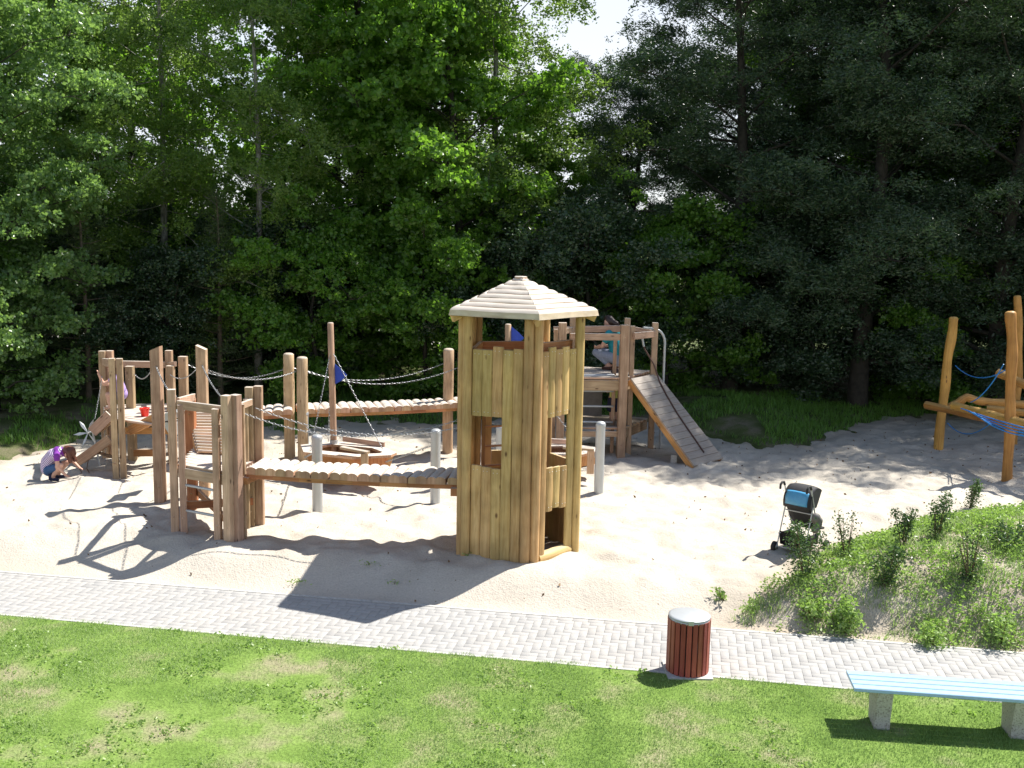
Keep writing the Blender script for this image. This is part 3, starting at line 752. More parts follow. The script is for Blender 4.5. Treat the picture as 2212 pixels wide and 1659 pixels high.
# sand chute on the right, tilted
b = MB(); a = on(341, 1035, 902); c = on(283, 1020, 930); 
for off in (0, .28): b.beam(a+V(0, off, 0), c+V(0, off, 0), .035, .17)
b.beam(a+V(0, .14, -.06), c+V(0, .14, -.06), .27, .03); b.build('chute', 'orange', t6)
b = MB()
# left chutes going down to the digging child
a, c = on(248, 1015, 893), on(209, 1015, 930)
for off in (-.14, .14): b.beam(a+V(0, off, 0), c+V(0, off, 0), .05, .20, ch=.004)
b.beam(a+V(0, 0, -.02), c+V(0, 0, -.02), .26, .04)
b.build('upper_chute', 'larch_grey', t6)
b = MB(); a, c = on(246, 1018, 945), on(172, 1018, 996)
for off in (-.14, .14): b.beam(a+V(0, off, 0), c+V(0, off, 0), .04, .17, ch=.004)
b.beam(a+V(0, 0, -.04), c+V(0, 0, -.04), .26, .03); b.build('lower_chute', 'larch', t6)
b = MB()
for x in (176, 192): b.tube([on(x, 1018, 992), on(x-4, 1022, 1012), on(x+2, 1024, 1024)], .008, 6)
b.beam(on(205, 1020, 975), on(247, 1020, 988), .05, .05); b.build('chute_leg', 'twig', t6)
b = MB(); chain(b, sag(on(228, 1005, 812), on(209, 1015, 905), .03), .035, .004, .009); b.build('chain', 'chain', t6); b = MB(); chain(b, sag(on(229, 1010, 880), on(229, 1010, 1010), 0), .035, .004, .009); chain(b, sag(on(229, 1010, 1010), on(213, 1020, 1028), .06), .035, .004, .009); b.build('chain', 'chain', t6)
for (s_, e_, sg) in (((297, 993, 808), (335, 1060, 800), .12), ((370, 1000, 807), (432, 1040, 795), .14)):
    b = MB(); chain(b, sag(on(*s_), on(*e_), sg), .035, .004, .009); b.build('chain', 'chain', t6)
# bright metal sheet lying over the trough
b = MB(); a = on(347, 1070, 905); 
prof = [(-.02, .0), (.10, .10), (.3, .13), (.34, .10), (.3, .02), (.02, -.06)]
b.prism(prof, on(349, 1065, 905), (1, 0, 0), (0, 0, 1), (0, 1, 0), .35); b.prism([(0, 0), (.26, 0), (.26, -.02), (.2, -.26), (.16, -.26)], on(353, 1062, 912), (1, 0, 0), (0, 0, 1), (0, 1, 0), .3); b.build('metal_trough', 'steel', t6)
# steel star wheel
wc = on(193, 1010, 935); sw = thing('water_wheel', Vector((wc.x, wc.y, 0)), 'steel star shaped paddle wheel with six blades beside the lower chute', 'paddle wheel')
b = MB()
for k in range(6):
    a = rad(8+60*k); d = V(math.cos(a), .15*math.sin(a), math.sin(a)); e = V(-math.sin(a), .3, math.cos(a))*.0
    n_ = V(-math.sin(a)*.5, .85, math.cos(a)*.5).normalized(); s_ = d.cross(n_)
    p0 = wc+d*.02; p1 = wc+d*.17; p2 = wc+d*.28
    b.poly([p0-s_*.008, p1-s_*.024, p2, p1+s_*.024, p0+s_*.008, p0-s_*.008+n_*.006, p1-s_*.032+n_*.006, p2+n_*.006, p1+s_*.032+n_*.006, p0+s_*.008+n_*.006], [(0, 1, 2, 3, 4), (9, 8, 7, 6, 5), (0, 5, 6, 1), (1, 6, 7, 2), (2, 7, 8, 3), (3, 8, 9, 4)])
b.build('blade_star', 'steel', sw)
b = MB(); b.tube([wc-V(0, .03, 0), wc+V(0, .25, -.02)], .018, 10); b.tube([wc+V(0, .22, -.02), wc+V(.12, .25, -wc.z-.1)], .02, 8); b.build('axle', 'steel', sw)
# red bucket
bk = gp(313, 899, zs+.022); zb_ = bk.z
b = MB(); z0 = 0
b.lathe([(.062, 0), (.065, .004), (.088, .145), (.095, .15), (.095, .16), (.086, .16), (.083, .145), (.058, .012), (0, .012)], (bk.x, bk.y, zb_), 20)
o = thing('bucket', V(bk.x, bk.y, zb_), 'small red plastic bucket standing on the sand tower deck', 'bucket'); b.build('pail', 'red_plastic', o)
b = MB(); b.tube([V(bk.x+.092*math.cos(a), bk.y-.02-.05*math.sin(a), zb_+.155-.05*math.sin(a)) for a in [math.pi*i/10 for i in range(11)]], .004, 6); b.build('handle', 'red_plastic', o)

# ------------------------------------------------------------------ steel bollards
BG = 'galvanised steel bollards that the boats are chained to'
def bollard(x, y, yt, label, r=.085):
    g_ = gp(x, y); z = zat(g_, yt); t = thing('bollard', V(g_.x, g_.y, 0), label, 'bollard', BG)
    b = MB(); b.lathe([(r, -.3), (r, z-.09)], (g_.x, g_.y, 0), 24); b.build('tube', 'steel', t)
    b = MB(); b.lathe([(r+.006, z-.09), (r+.006, z-.05), (r*.95, z-.025), (r*.6, z-.006), (0, z)], (g_.x, g_.y, 0), 24); b.build('cap', 'steel', t)
    return V(g_.x, g_.y, z)
b1 = bollard(658, 1000, 886, 'steel bollard behind the boat, overlapped by a round bridge post')
b2 = bollard(686, 1103, 938, 'steel bollard left of the boat, rising through the view of the near bridge')
b3 = bollard(940, 1087, 926, 'steel bollard close to the left side of the lookout tower')
b4 = bollard(1080, 1050, 918, 'steel bollard seen through the window of the lookout tower')
b5 = bollard(1293, 1065, 910, 'steel bollard standing free on the sand right of the lookout tower')

# ------------------------------------------------------------------ rocking boats
def boat(label, pts, rim, hull_in, mast_base, mast_top, flagy, fdir, chains, extra=True, tiller=True):
    pass
def boat2(c, ang, label, zdeck, mast_h, flagz, chains, mast_off=(-.45, .36), tilt=-.022, flagdir=1):
    """c centre on plan, ang heading; hull is a long hexagon, pointed at both ends"""
    ca, sa = math.cos(ang), math.sin(ang)
    def W(x, y, z): return V(c[0]+x*ca-y*sa, c[1]+x*sa+y*ca, z)
    t = thing('rocking_boat', V(c[0], c[1], 0), label, 'play boat')
    out = [(-.95, 0), (-.58, .53), (.42, .55), (.97, .12), (.97, -.12), (.42, -.55), (-.58, -.53)]
    inn = [(-.62, 0), (-.45, .28), (.38, .30), (.72, .06), (.72, -.06), (.38, -.30), (-.45, -.28)]
    bot = [(-.80, 0), (-.5, .38), (.42, .4), (.85, .09), (.85, -.09), (.42, -.4), (-.5, -.38)]
    n = len(out); dz = .045; hh = .27
    for i in range(n):
        j = (i+1) % n; a, a2 = out[i], out[j]; q, q2 = inn[i], inn[j]; w_, w2 = bot[i], bot[j]
        b = MB()
        vs = [W(*a, zdeck), W(*a2, zdeck), W(*q2, zdeck), W(*q, zdeck), W(*a, zdeck-dz), W(*a2, zdeck-dz), W(*q2, zdeck-dz), W(*q, zdeck-dz)]
        b.poly(vs, [(0, 1, 2, 3), (7, 6, 5, 4), (0, 4, 5, 1), (2, 6, 7, 3), (1, 5, 6, 2), (3, 7, 4, 0)])
        b.build('gunwale', 'deck', t)
    b = MB()
    for i in range(n):
        j = (i+1) % n; s_ = lambda p, k: (p[0]*k, p[1]*k)
        o1, o2, i1, i2 = s_(out[i], .95), s_(out[j], .95), s_(bot[i], 1), s_(bot[j], 1); k = .9
        vs = [W(*o1, zdeck-dz), W(*o2, zdeck-dz), W(*i2, zdeck-hh), W(*i1, zdeck-hh), W(*s_(o1, k), zdeck-dz), W(*s_(o2, k), zdeck-dz), W(*s_(i2, k), zdeck-hh), W(*s_(i1, k), zdeck-hh)]
        b.poly(vs, [(0, 3, 2, 1), (4, 5, 6, 7), (3, 7, 6, 2), (0, 1, 5, 4)])
    b.poly([W(*p_, zdeck-hh+.02) for p_ in bot], [tuple(range(n))]); b.poly([W(*p_, zdeck-hh-.02) for p_ in bot], [tuple(reversed(range(n)))])
    b.build('hull', 'orange', t)
    b = MB(); b.beam(W(-.28, 0, zdeck-.37), W(.26, 0, zdeck-.37), .40, .24); b.build('keel_block', 'orange', t)
    mb = W(mast_off[0], mast_off[1], zdeck); mt = mb+V(tilt*mast_h, 0, mast_h)
    b = MB(); b.tube([mb-V(0, 0, .15), mb.lerp(mt, .5), mt], [.062, .06, .057], 14, dome=.3); ms = b.build('mast', 'larch', t)
    b = MB(); b.tube([mb-V(0, 0, .01), mb+V(0, 0, .07)], .075, 14); b.build('mast_foot', 'steel', ms)
    f0 = mb+(mt-mb)*flagz; f1 = f0+V(0, 0, -.42); tip = f0+V(.30*flagdir, -.06, -.22)
    b = MB(); vs = []
    for s_ in (0, 1):
        for (u, q) in ((0, 0), (0, 1), (.5, .25), (.5, .75), (1, .5)):
            p = (f0.lerp(f1, q)).lerp(tip, u) if u < 1 else tip
            p = V(f0.lerp(f1, q).x+(tip.x-f0.x)*u, f0.y-.06*u+(.02 if u == .5 else 0)+s_*.008, f0.lerp(f1, q).z*(1-u*.0)+0)
            vs.append(p)
    vs = []
    for s_ in (0, .008):
        vs += [f0+V(.04*flagdir, s_, 0), f0+V(.2*flagdir, -.05+s_, -.12), tip+V(0, s_, 0), f1+V(.2*flagdir, -.06+s_, .10), f1+V(.04*flagdir, s_, 0)]
    b.poly(vs, [(0, 1, 2, 3, 4), (9, 8, 7, 6, 5), (0, 5, 6, 1), (1, 6, 7, 2), (2, 7, 8, 3), (3, 8, 9, 4), (4, 9, 5, 0)])
    b.build('flag', 'blue_flag', ms)
    b = MB(); top = mb+(mt-mb)*.78
    for q in ((-.6, .42), (-.5, -.42), (.62, .25)): chain(b, [top, W(q[0], q[1], zdeck+.01)], .05, .0055, .012)
    b.build('shroud_chain', 'chain', t)
    # tiller and stern bench
    b = MB(); b.beam(W(.15, -.45, zdeck+.13), W(.72, -.52, zdeck+.10), .11, .045); b.beam(W(.66, -.55, zdeck+.08), W(.66, -.55, zdeck-.35), .13, .05, up=(0, 1, 0)); b.build('tiller', 'larch', t)
    b = MB(); b.beam(W(-.3, .45, zdeck+.09), W(.55, .47, zdeck+.04), .05, .10); b.build('backrest', 'larch_grey', t)
    for bp, q in chains:
        b = MB(); e = W(q[0], q[1], zdeck-.12); d = (e-bp).normalized(); chain(b, [bp+V(d.x, d.y, 0)*.09-V(0, 0, .30), e], .05, .0065, .014)
        b.build('mooring_chain', 'chain', t)
    return t
zk = .40
bc = gp(765, 1045); 
boat2((-3.03, 18.78), rad(-19), 'wooden boat hung on chains with a mast and a blue flag, behind the near bridge', .60, 2.29, .67, [(b1, (-.7, .45)), (b2, (-.6, -.45)), (b3, (.9, -.2))])
boat2((.75, 19.3), rad(8), 'wooden boat behind the lookout tower, its blue flag seen through the tower top', .56, 2.37, .985, [(b4, (-.6, -.45)), (b5, (.8, -.2))], mast_off=(-.82, .05), tilt=-.01)

# ------------------------------------------------------------------ climbing tower with ramp (right)
g1, g2, g3, g4 = gp(1352, 985), gp(1408, 970), gp(1222, 985), gp(1258, 955)
t7 = thing('climbing_tower', g1, 'tall climbing tower with a sloping plank ramp and rope, behind the lookout tower', 'climbing tower')
CB = gp(1345, 985)
post(t7, 1340, 985, 702, .17, rz=.1, m='larch'); post(t7, 1357, 980, 704, .10, m='larch_grey'); post(t7, 1346, 968, 687, .12, m='larch_grey'); post(t7, 1405, 970, 697, .12, m='larch_grey')
post(t7, 1208, 990, 697, .16); post(t7, 1194, 985, 711, .08); post(t7, 1232, 960, 683, .16); post(t7, 1321, 978, 724, .075, m='larch_grey', name='ladder_post'); post(t7, 1246, 985, 720, .07, m='larch_grey', name='ladder_post')
zt = zat(CB, 817); BK = 1.75
A_ = V(gp(1218, 985).x, gp(1218, 985).y, zt); B_ = V(CB.x, CB.y, zt); C_ = V(g2.x-.05, g2.y+.35, zt); D_ = V(g3.x+.25, g3.y+BK, zt)
b = MB(); n_ = 10
for i in range(n_):
    t0 = (i+.5)/n_; b.beam(A_.lerp(D_, t0), B_.lerp(C_, t0), .185, .045)
b.build('deck', 'larch_grey', t7)
b = MB(); dz = V(0, 0, .15)
b.beam(A_-dz, B_-dz, .05, .22); b.beam(B_-dz, C_-dz, .05, .2); b.beam(D_-dz, C_-dz, .05, .2); b.build('deck_frame', 'larch', t7)
zl = zat(CB, 925)
b = MB(); dz = V(0, 0, zl-zt)
for i in range(7):
    t0 = (i+.5)/7; b.beam(A_.lerp(D_, t0)+dz, B_.lerp(C_, t0)+dz+V(.0, 0, 0), .24, .045)
b.beam(B_+dz-V(0, 0, .12), C_+dz-V(.05, 0, .12), .05, .2); b.beam(A_+dz-V(0, 0, .12), B_+dz-V(0, 0, .12), .05, .12)
b.build('lower_deck', 'larch', t7)
b = MB(); b.beam(on(1225, 985, 727), on(1337, 985, 728), .05, .14); b.beam(on(1190, 955, 712), on(1345, 965, 710), .05, .14); b.beam(on(1360, 983, 726), on(1408, 970, 721), .05, .14); b.beam(on(1208, 990, 716), on(1232, 960, 712), .05, .12)
b.beam(on(1357, 968, 710), on(1408, 960, 719), .05, .1); b.build('rail', 'larch_grey', t7)
pa, pb = gp(1248, 983), gp(1321, 980)
for yy in (844, 877, 911): 
    b = MB(); b.tube([V(pa.x, pa.y, zat(pa, yy)), V(pb.x, pb.y, zat(pb, yy+1))], .024, 10); b.build('rung', 'steel', t7)
b = MB(); b.tube([V(pa.x-.2, pa.y-.02, zt+.03), V(pb.x+.0, pb.y-.02, zt+.03)], .03, 10); b.build('step_edge', 'steel', t7)
b = MB(); q = on(1250, 955, 846); b.beam(V(1.30, 22.5, zl+.05), V(1.95, 22.5, zl+.05), .62, .03, up=(0, 1, 0)) if 0 else b.prism([(0, 0), (.62, 0), (.62, .62), (0, .62)], V(1.35, 22.4, zl+.08), (1, 0, 0), (0, 0, 1), (0, 1, 0), .02); b.build('side_panel', 'grey_panel', t7)
# ramp
R0, R1 = B_+V(.12, .02, .0), V(g2.x+.06, g2.y+.05, zt+.0)
S0, S1 = gp(1500, 1010), gp(1563, 993)
S0 = Vector((S0.x, S0.y, .03)); S1 = Vector((S1.x, S1.y, .03)); ny_ = (S0-R0).cross(R1-R0).normalized(); ny_ = ny_ if ny_.z > 0 else -ny_
rp = MB(); n_ = 14
for i in range(n_):
    a0, a1 = i/n_+.002, (i+1)/n_-.002; P = [R0.lerp(S0, a0), R1.lerp(S1, a0), R1.lerp(S1, a1), R0.lerp(S0, a1)]; k = RNG.uniform(-.002, .002)
    P = [p_+ny_*k for p_ in P]; e = -ny_*.035
    ln = (P[1]-P[0]).length; wd_ = (P[3]-P[0]).length
    vs = P+[p_+e for p_ in P]
    rp.add(vs, [(0, 3, 2, 1), (4, 5, 6, 7), (0, 1, 5, 4), (2, 3, 7, 6), (1, 2, 6, 5), (3, 0, 4, 7)], [[(0, 0), (wd_, 0), (wd_, ln), (0, ln)]]+[[(0, 0), (0, ln), (wd_, ln), (wd_, 0)]]+[[(0, 0), (0, ln), (.03, ln), (.03, 0)]]*2+[[(0, 0), (0, .1), (.03, .1), (.03, 0)]]*2)
ro = rp.build('ramp', 'ramp', t7)
b = MB()
for P_, Q_, s_ in ((R0, S0, .03), (R1, S1, -.03)):
    sd_ = (R1-R0).normalized()*s_; b.beam(P_-ny_*.095+sd_, Q_-ny_*.095+sd_, .05, .12, up=ny_)
b.build('ramp_beam', 'orange', ro)
b = MB(); b.beam(V(S0.x-.35, S0.y+.45, -.2), V(S0.x-.35, S0.y+.45, .16), .10, .12); b.build('foot_block', 'concrete', ro)
# rope lying on the ramp
def onramp(s, u): return R0.lerp(S0, s).lerp(R1.lerp(S1, s), u)+ny_*.02
b = MB(); rt = on(1378, 975, 728)
b.tube([rt, rt+V(.06, -.02, -.25), rt.lerp(onramp(.0, .9), .75)+V(.04, 0, 0), onramp(.08, .85), onramp(.25, .72), onramp(.45, .62), onramp(.62, .58), onramp(.8, .55), onramp(.90, .53)], .016, 8); rp_ = b.build('rope', 'rope', t7)
b = MB(); b.tube([rt, rt+V(.04, -.02, -.2)], .024, 8); b.ball(rt, .045, 10); b.build('rope_clamp', 'steel', rp_)
# fireman's pole
b = MB(); g_ = gp(1427, 968); ptsx = [on(1380, 975, 708), on(1410, 972, 712)]
pt = V(g_.x, g_.y, zat(g_, 712)); L0 = Vector(ptsx[0])
pts = [L0, L0.lerp(pt, .35)]+[pt+V(-.22+.22*math.sin(a), 0, -.30+.30*math.cos(a)) for a in [rad(q) for q in (0, 18, 36, 54, 72, 90)]]+[V(g_.x, g_.y, 1.2), V(g_.x-.02, g_.y, -.2)]
b.tube(pts, .027, 12); b.build('slide_pole', 'steel', t7)
# ------------------------------------------------------------------ pole climbing frame at the right edge
t8 = thing('log_climber', gp(2027, 966), 'climbing frame of orange crooked logs with blue ropes at the right edge of the sand', 'climbing frame')
def wpole(pts, r, name='pole', kink=.014):
    P = [Vector(p) for p in pts]; out = []; n = 5
    for i in range(len(P)-1):
        for j in range(n): 
            q = P[i].lerp(P[i+1], j/n); out.append(q)
    out.append(P[-1]); a = RNG.random()*6
    out = [q+V(kink*math.sin(a+i*.9), kink*.6*math.cos(a+i*.7), kink*.3*math.sin(i)) for i, q in enumerate(out)]
    rs = [r*(1+.08*math.sin(a*2+i*1.3)) for i in range(len(out))]
    b = MB(); b.tube(out, rs, 16, dome=.45); b.build(name, 'robinia', t8)
gL, gR, gK = gp(2027, 968), gp(2178, 1036), atY(2193, 950, 24.5)
def yat(x, y, Y): return atY(x, y, Y)
wpole([V(gL.x, gL.y, -.3), yat(2038, 858, gL.y+.05), yat(2050, 760, gL.y+.1), yat(2061, 684, gL.y+.15)], .10)
wpole([V(gR.x, gR.y, -.3), yat(2181, 916, gR.y+.0), yat(2186, 770, gR.y+.05), yat(2184, 672, gR.y+.1)], .098)
wpole([V(yat(2190, 950, 23.5).x, 23.5, -.3), yat(2196, 860, 23.5), yat(2202, 790, 23.5), yat(2197, 638, 23.5)], .085)
wpole([yat(2002, 875, gL.y-.15), yat(2100, 897, 21.6), yat(2172, 914, gR.y+.2), yat(2300, 940, 18.5)], .085, 'beam', .015)
wpole([yat(2061, 877, 21.5), yat(2130, 893, 20.6), yat(2212, 915, 19.6), yat(2290, 935, 18.8)], .085, 'beam', .015)
wpole([yat(2050, 882, 23.3), yat(2072, 868, 23.3), yat(2088, 858, 23.3), yat(2112, 866, 23.3), yat(2160, 870, 23.3), yat(2212, 874, 23.2), yat(2290, 880, 23)], .09, 'beam', .01)
wpole([yat(2131, 883, 22.0), yat(2212, 892, 21.7), yat(2280, 900, 21.5)], .08, 'beam', .01)
wpole([yat(2158, 806, 21.0), yat(2212, 830, 20.4), yat(2280, 852, 20)], .085, 'beam', .01)
wpole([V(11.6, 21.0, -.3), V(11.7, 21.1, 1.8), V(11.8, 21.1, 3.3)], .095)
def rope(pts, r=.011, name='rope'):
    b = MB(); P = [Vector(p) for p in pts]; b.tube(P, r, 8); b.build(name, 'blue_rope', t8)
rope(sag(yat(2064, 790, gL.y), yat(2176, 797, gR.y+.1), .22))
rope(sag(yat(2168, 787, 20.1), yat(2097, 869, 21.1), .13))
rope(sag(yat(2047, 914, gL.y), yat(2136, 917, 21), .22))
for k in range(4):
    rope(sag(yat(2076+9*k, 882+3*k, 20.9-.2*k), yat(2230, 928+5*k, 18.8), .02+.03*k), .012)
for k in range(1):
    rope(sag(yat(2105+25*k, 890+7*k, 20.9-.5*k), yat(2125+25*k, 902+7*k, 19.6-.2*k), .03), .012)

# ------------------------------------------------------------------ litter bin
bn = gp(1484, 1450, -.25); bx, by = bn.x, bn.y; hb = .66
t9 = thing('litter_bin', V(bx, by, -.25), 'round litter bin with reddish brown slats and a grey metal lid at the path edge', 'litter bin')
MT['bin_wood'] = m_wood('stained_slats', (.30, .075, .046), (.40, .12, .08), (.12, .03, .02), (.34, .11, .08), .3, .5)
z0 = -.25; R_ = .228; zt9 = zat((bx, by), 1328)
for k in range(22):
    a = 2*math.pi*k/22; n_ = V(math.cos(a), math.sin(a), 0); b = MB()
    b.beam(V(bx, by, z0+.03)+n_*R_, V(bx, by, zt9-.03)+n_*R_, .054, .022, up=n_, ch=.005); b.build('slat', 'bin_wood', t9)
b = MB(); b.lathe([(R_-.02, z0+.02), (R_-.02, zt9-.035), (R_-.04, zt9-.035), (R_-.04, z0+.05), (0, z0+.05)], (bx, by, 0), 32); b.build('liner', 'black_cloth', t9)
b = MB(); b.lathe([(R_-.018, zt9-.05), (R_+.002, zt9-.045), (R_+.004, zt9-.022), (R_-.01, zt9-.012)], (bx, by, 0), 36); b.build('rim', 'steel', t9)
b = MB(); b.lathe([(R_+.004, zt9-.012), (R_+.008, zt9-.006), (R_+.006, zt9+.002), (R_-.02, zt9+.008), (R_-.12, zt9+.016), (0, zt9+.020)], (bx, by, 0), 40); ld = b.build('lid', 'steel', t9)
b = MB(); b.beam(V(bx-.02, by-R_-.012, zt9-.035), V(bx-.02, by-R_-.012, zt9+.012), .06, .014, up=(0, 1, 0)); b.build('latch', 'steel', ld)
b = MB(); b.beam(V(bx-.0, by, z0-.05), V(bx-.0, by, z0+.025), .50, .50, up=(0, 1, 0)); b.build('base_slab', 'concrete', t9)

# ------------------------------------------------------------------ bench
bl, br_ = gp(1910, 1583, -.25), gp(2230, 1600, -.25)
t10 = thing('park_bench', bl, 'backless bench with four light blue slats on speckled concrete legs, standing on the lawn', 'bench')
MT['blue_paint'] = m_plain('light_blue_paint', (.34, .50, .70), .35, 0, .06, 25, .08)
MT['concrete_leg'] = m_plain('exposed_aggregate', (.52, .50, .45), .9, 0, .15, 60, .9, var=(.2, .18, .15))
zse = zat(bl, 1489)   # seat top
A_ = V(bl.x, bl.y, 0)
dirb = Vector((math.cos(rad(-7.0)), math.sin(rad(-7.0)), 0)); nb = Vector((-dirb.y, dirb.x, 0))
fl = atY(1846, 1488, bl.y+.02); fl = Vector((fl.x, fl.y, zse))
for k in range(4):
    o_ = fl+nb*(.045+.112*k); b = MB(); b.beam(o_-V(0, 0, .02)-dirb*0, o_+dirb*2.0-V(0, 0, .02), .098, .04, ch=.006); b.build('slat', 'blue_paint', t10)
for off in (.30, 1.60):
    o_ = fl+dirb*off; b = MB(); w0, w1, th = .40, .30, .13
    pr = [(.01, zse-.045), (.03+w0-.03, zse-.045), (.35, z0+.12), (.33, z0-.1), (.07, z0-.1), (.06, z0+.15)]
    b.prism([(p_[0], p_[1]) for p_ in pr], V(o_.x, o_.y, 0)-dirb*.07, nb, (0, 0, 1), dirb, .15); b.build('leg', 'concrete_leg', t10)
    b = MB(); b.beam(V(o_.x, o_.y, zse-.043)+nb*.0, V(o_.x, o_.y, zse-.043)+nb*.44, .06, .008); b.build('bracket', 'steel', t10)

# ------------------------------------------------------------------ pushchair
pc = gp(1722, 1192); th_ = rad(-42)
t11 = thing('pushchair', pc, 'black folding pushchair with a light blue panel in its hood, parked on the sand', 'pushchair')
ca, sa = math.cos(th_), math.sin(th_)
def W(x, y, z): return V(pc.x+x*ca-y*sa, pc.y+x*sa+y*ca, z)     # x right, y forward
MT['pc_blue'] = m_plain('light_blue_film', (.08, .31, .54), .25, 0, .1, 10, .3)
for sg in (-1, 1):
    b = MB(); b.tube([W(sg*.21, -.10, 1.0), W(sg*.21, -.13, 1.05), W(sg*.21, -.19, 1.055), W(sg*.21, -.23, 1.02), W(sg*.21, -.235, .96)], .017, 8); b.build('handle', 'rubber', t11)
    b = MB(); b.tube([W(sg*.21, -.10, 1.0), W(sg*.215, .06, .6), W(sg*.22, .36, .10)], .011, 8); b.tube([W(sg*.215, -.02, .72), W(sg*.22, -.22, .09)], .010, 8); b.build('frame', 'steel', t11)
    for (y_, nm) in ((-.22, 'wheel'), (.40, 'wheel')):
        b = MB(); c0_, c1_ = W(sg*.26-.03, y_, .075), W(sg*.26+.03, y_, .075); b.tube([c0_, c0_.lerp(c1_, .15), c0_.lerp(c1_, .85), c1_], [.062, .078, .078, .062], 20); wh = b.build('wheel', 'rubber', t11)
        b = MB(); b.tube([W(sg*.26-.034, y_, .075), W(sg*.26+.034, y_, .075)], .028, 12); b.build('hub', 'steel', wh)
b = MB(); b.tube([W(-.23, -.22, .09), W(.23, -.22, .09)], .009, 8); b.tube([W(-.215, -.05, .62), W(.215, -.05, .62)], .009, 8); b.tube([W(-.22, -.2, .28), W(.22, .1, .5)], .008, 8); b.tube([W(.22, -.2, .28), W(-.22, .1, .5)], .008, 8); b.build('cross_bar', 'steel', t11)
# hood: curved shell from the back over the top
def sheet(b, fn, nu, nv, th):
    vs = []; 
    for s_ in (0, 1):
        for i in range(nu+1):
            for j in range(nv+1):
                p = fn(i/nu, j/nv, s_*th); vs.append(p)
    m = (nu+1)*(nv+1); fs = []
    for i in range(nu):
        for j in range(nv):
            q = i*(nv+1)+j; fs.append((q, q+1, q+nv+2, q+nv+1)); fs.append((m+q, m+q+nv+1, m+q+nv+2, m+q+1))
    for i in range(nu):
        q = i*(nv+1); fs.append((q, q+nv+1, m+q+nv+1, m+q)); q += nv; fs.append((q, m+q, m+q+nv+1, q+nv+1))
    for j in range(nv):
        q = j; fs.append((q, m+q, m+q+1, q+1)); q = nu*(nv+1)+j; fs.append((q, q+1, m+q+1, m+q))
    b.poly(vs, fs, None, True)
def hoodf(u, v, t_):
    # u from lower back (0) to front brim (1), v across
    a = rad(-20+150*u); y = .10-.23*math.cos(a); z = .76+.25*math.sin(a)-(0 if u > .12 else .0)
    x = (v-.5)*.44; k = 1-.10*abs(2*v-1)**3; r_ = 1-t_
    return W(x*r_, .10+(y-.10)*k*r_, .74+(z-.74)*k*r_)
b = MB(); sheet(b, hoodf, 14, 8, .03)
for v in (0, 1):
    vs = [W((v-.5)*.43, .10, .70)]+[hoodf(i/14, v, .01) for i in range(15)]
    b.poly(vs, [(0, i+1, i+2) if v else (0, i+2, i+1) for i in range(14)])
hd = b.build('hood', 'black_cloth', t11)
b = MB(); sheet(b, lambda u, v, t_: hoodf(.09+.33*u, .10+.78*v+.05*(.5-u)*0, -.02-t_+.012*math.sin(9*u+5*v)), 8, 8, .008); b.build('window_panel', 'pc_blue', hd)
b = MB(); sheet(b, lambda u, v, t_: W((v-.5)*.40, -.08+.30*u+t_+.03*math.sin(math.pi*v), .74-.42*u), 8, 6, .02); b.build('backrest', 'black_cloth', t11)
b = MB(); sheet(b, lambda u, v, t_: W((v-.5)*.38, .20+.26*u, .36-.03*u-t_), 5, 4, .03); b.build('seat', 'black_cloth', t11)
b = MB(); 
sheet(b, lambda u, v, t_: W((v-.5)*.40*(1+.05*u), -.17+.02*math.sin(math.pi*v)-.02*u, .12+.20*u), 5, 5, .01)
sheet(b, lambda u, v, t_: W((v-.5)*.40, -.17+.40*u, .12-.01*math.sin(math.pi*v)+t_), 5, 5, .008)
for sg in (-.2, .2): sheet(b, lambda u, v, t_, sg=sg: W(sg+t_, -.17+.40*u, .12+.17*v), 4, 3, .008)
b.build('basket', 'black_cloth', t11)
b = MB()
for q in ((.25, .02, .56, .075), (.27, .05, .47, .07), (.26, 0, .40, .06), (.29, .06, .52, .05)): b.ball(W(*q[:3]), q[3], 10, (1, .8, 1.1))
b.build('hanging_bag', 'grey_panel', t11)

# ------------------------------------------------------------------ people
def body_mesh(name, caps, ells, vox, m, parent=None, smooth=3):
    """capsule chains and ellipsoids fused into one continuous skin"""
    b = MB()
    for (p0, r0, p1, r1) in caps:
        p0, p1 = Vector(p0), Vector(p1); b.tube([p0, p0.lerp(p1, .5), p1], [r0, (r0+r1)/2, r1], 10); b.ball(p0, r0, 10); b.ball(p1, r1, 10)
    for (c, r, sc) in ells: b.ball(c, r, 14, sc)
    me = bpy.data.meshes.new('tmp'); me.from_pydata(b.v, [], b.f); o = bpy.data.objects.new('tmp', me); COL.objects.link(o)
    md = o.modifiers.new('r', 'REMESH'); md.mode = 'VOXEL'; md.voxel_size = vox; md.use_smooth_shade = True
    s = o.modifiers.new('s', 'SMOOTH'); s.iterations = smooth; s.factor = .5
    dg = bpy.context.evaluated_depsgraph_get(); dg.update()
    m2 = bpy.data.meshes.new_from_object(o.evaluated_get(dg)); bpy.data.objects.remove(o)
    m2.name = name; m2.materials.clear(); m2.materials.append(MT[m] if isinstance(m, str) else m)
    m2.polygons.foreach_set('use_smooth', [True]*len(m2.polygons))
    q = bpy.data.objects.new(name, m2); COL.objects.link(q)
    if parent is not None: q.parent = parent
    return q
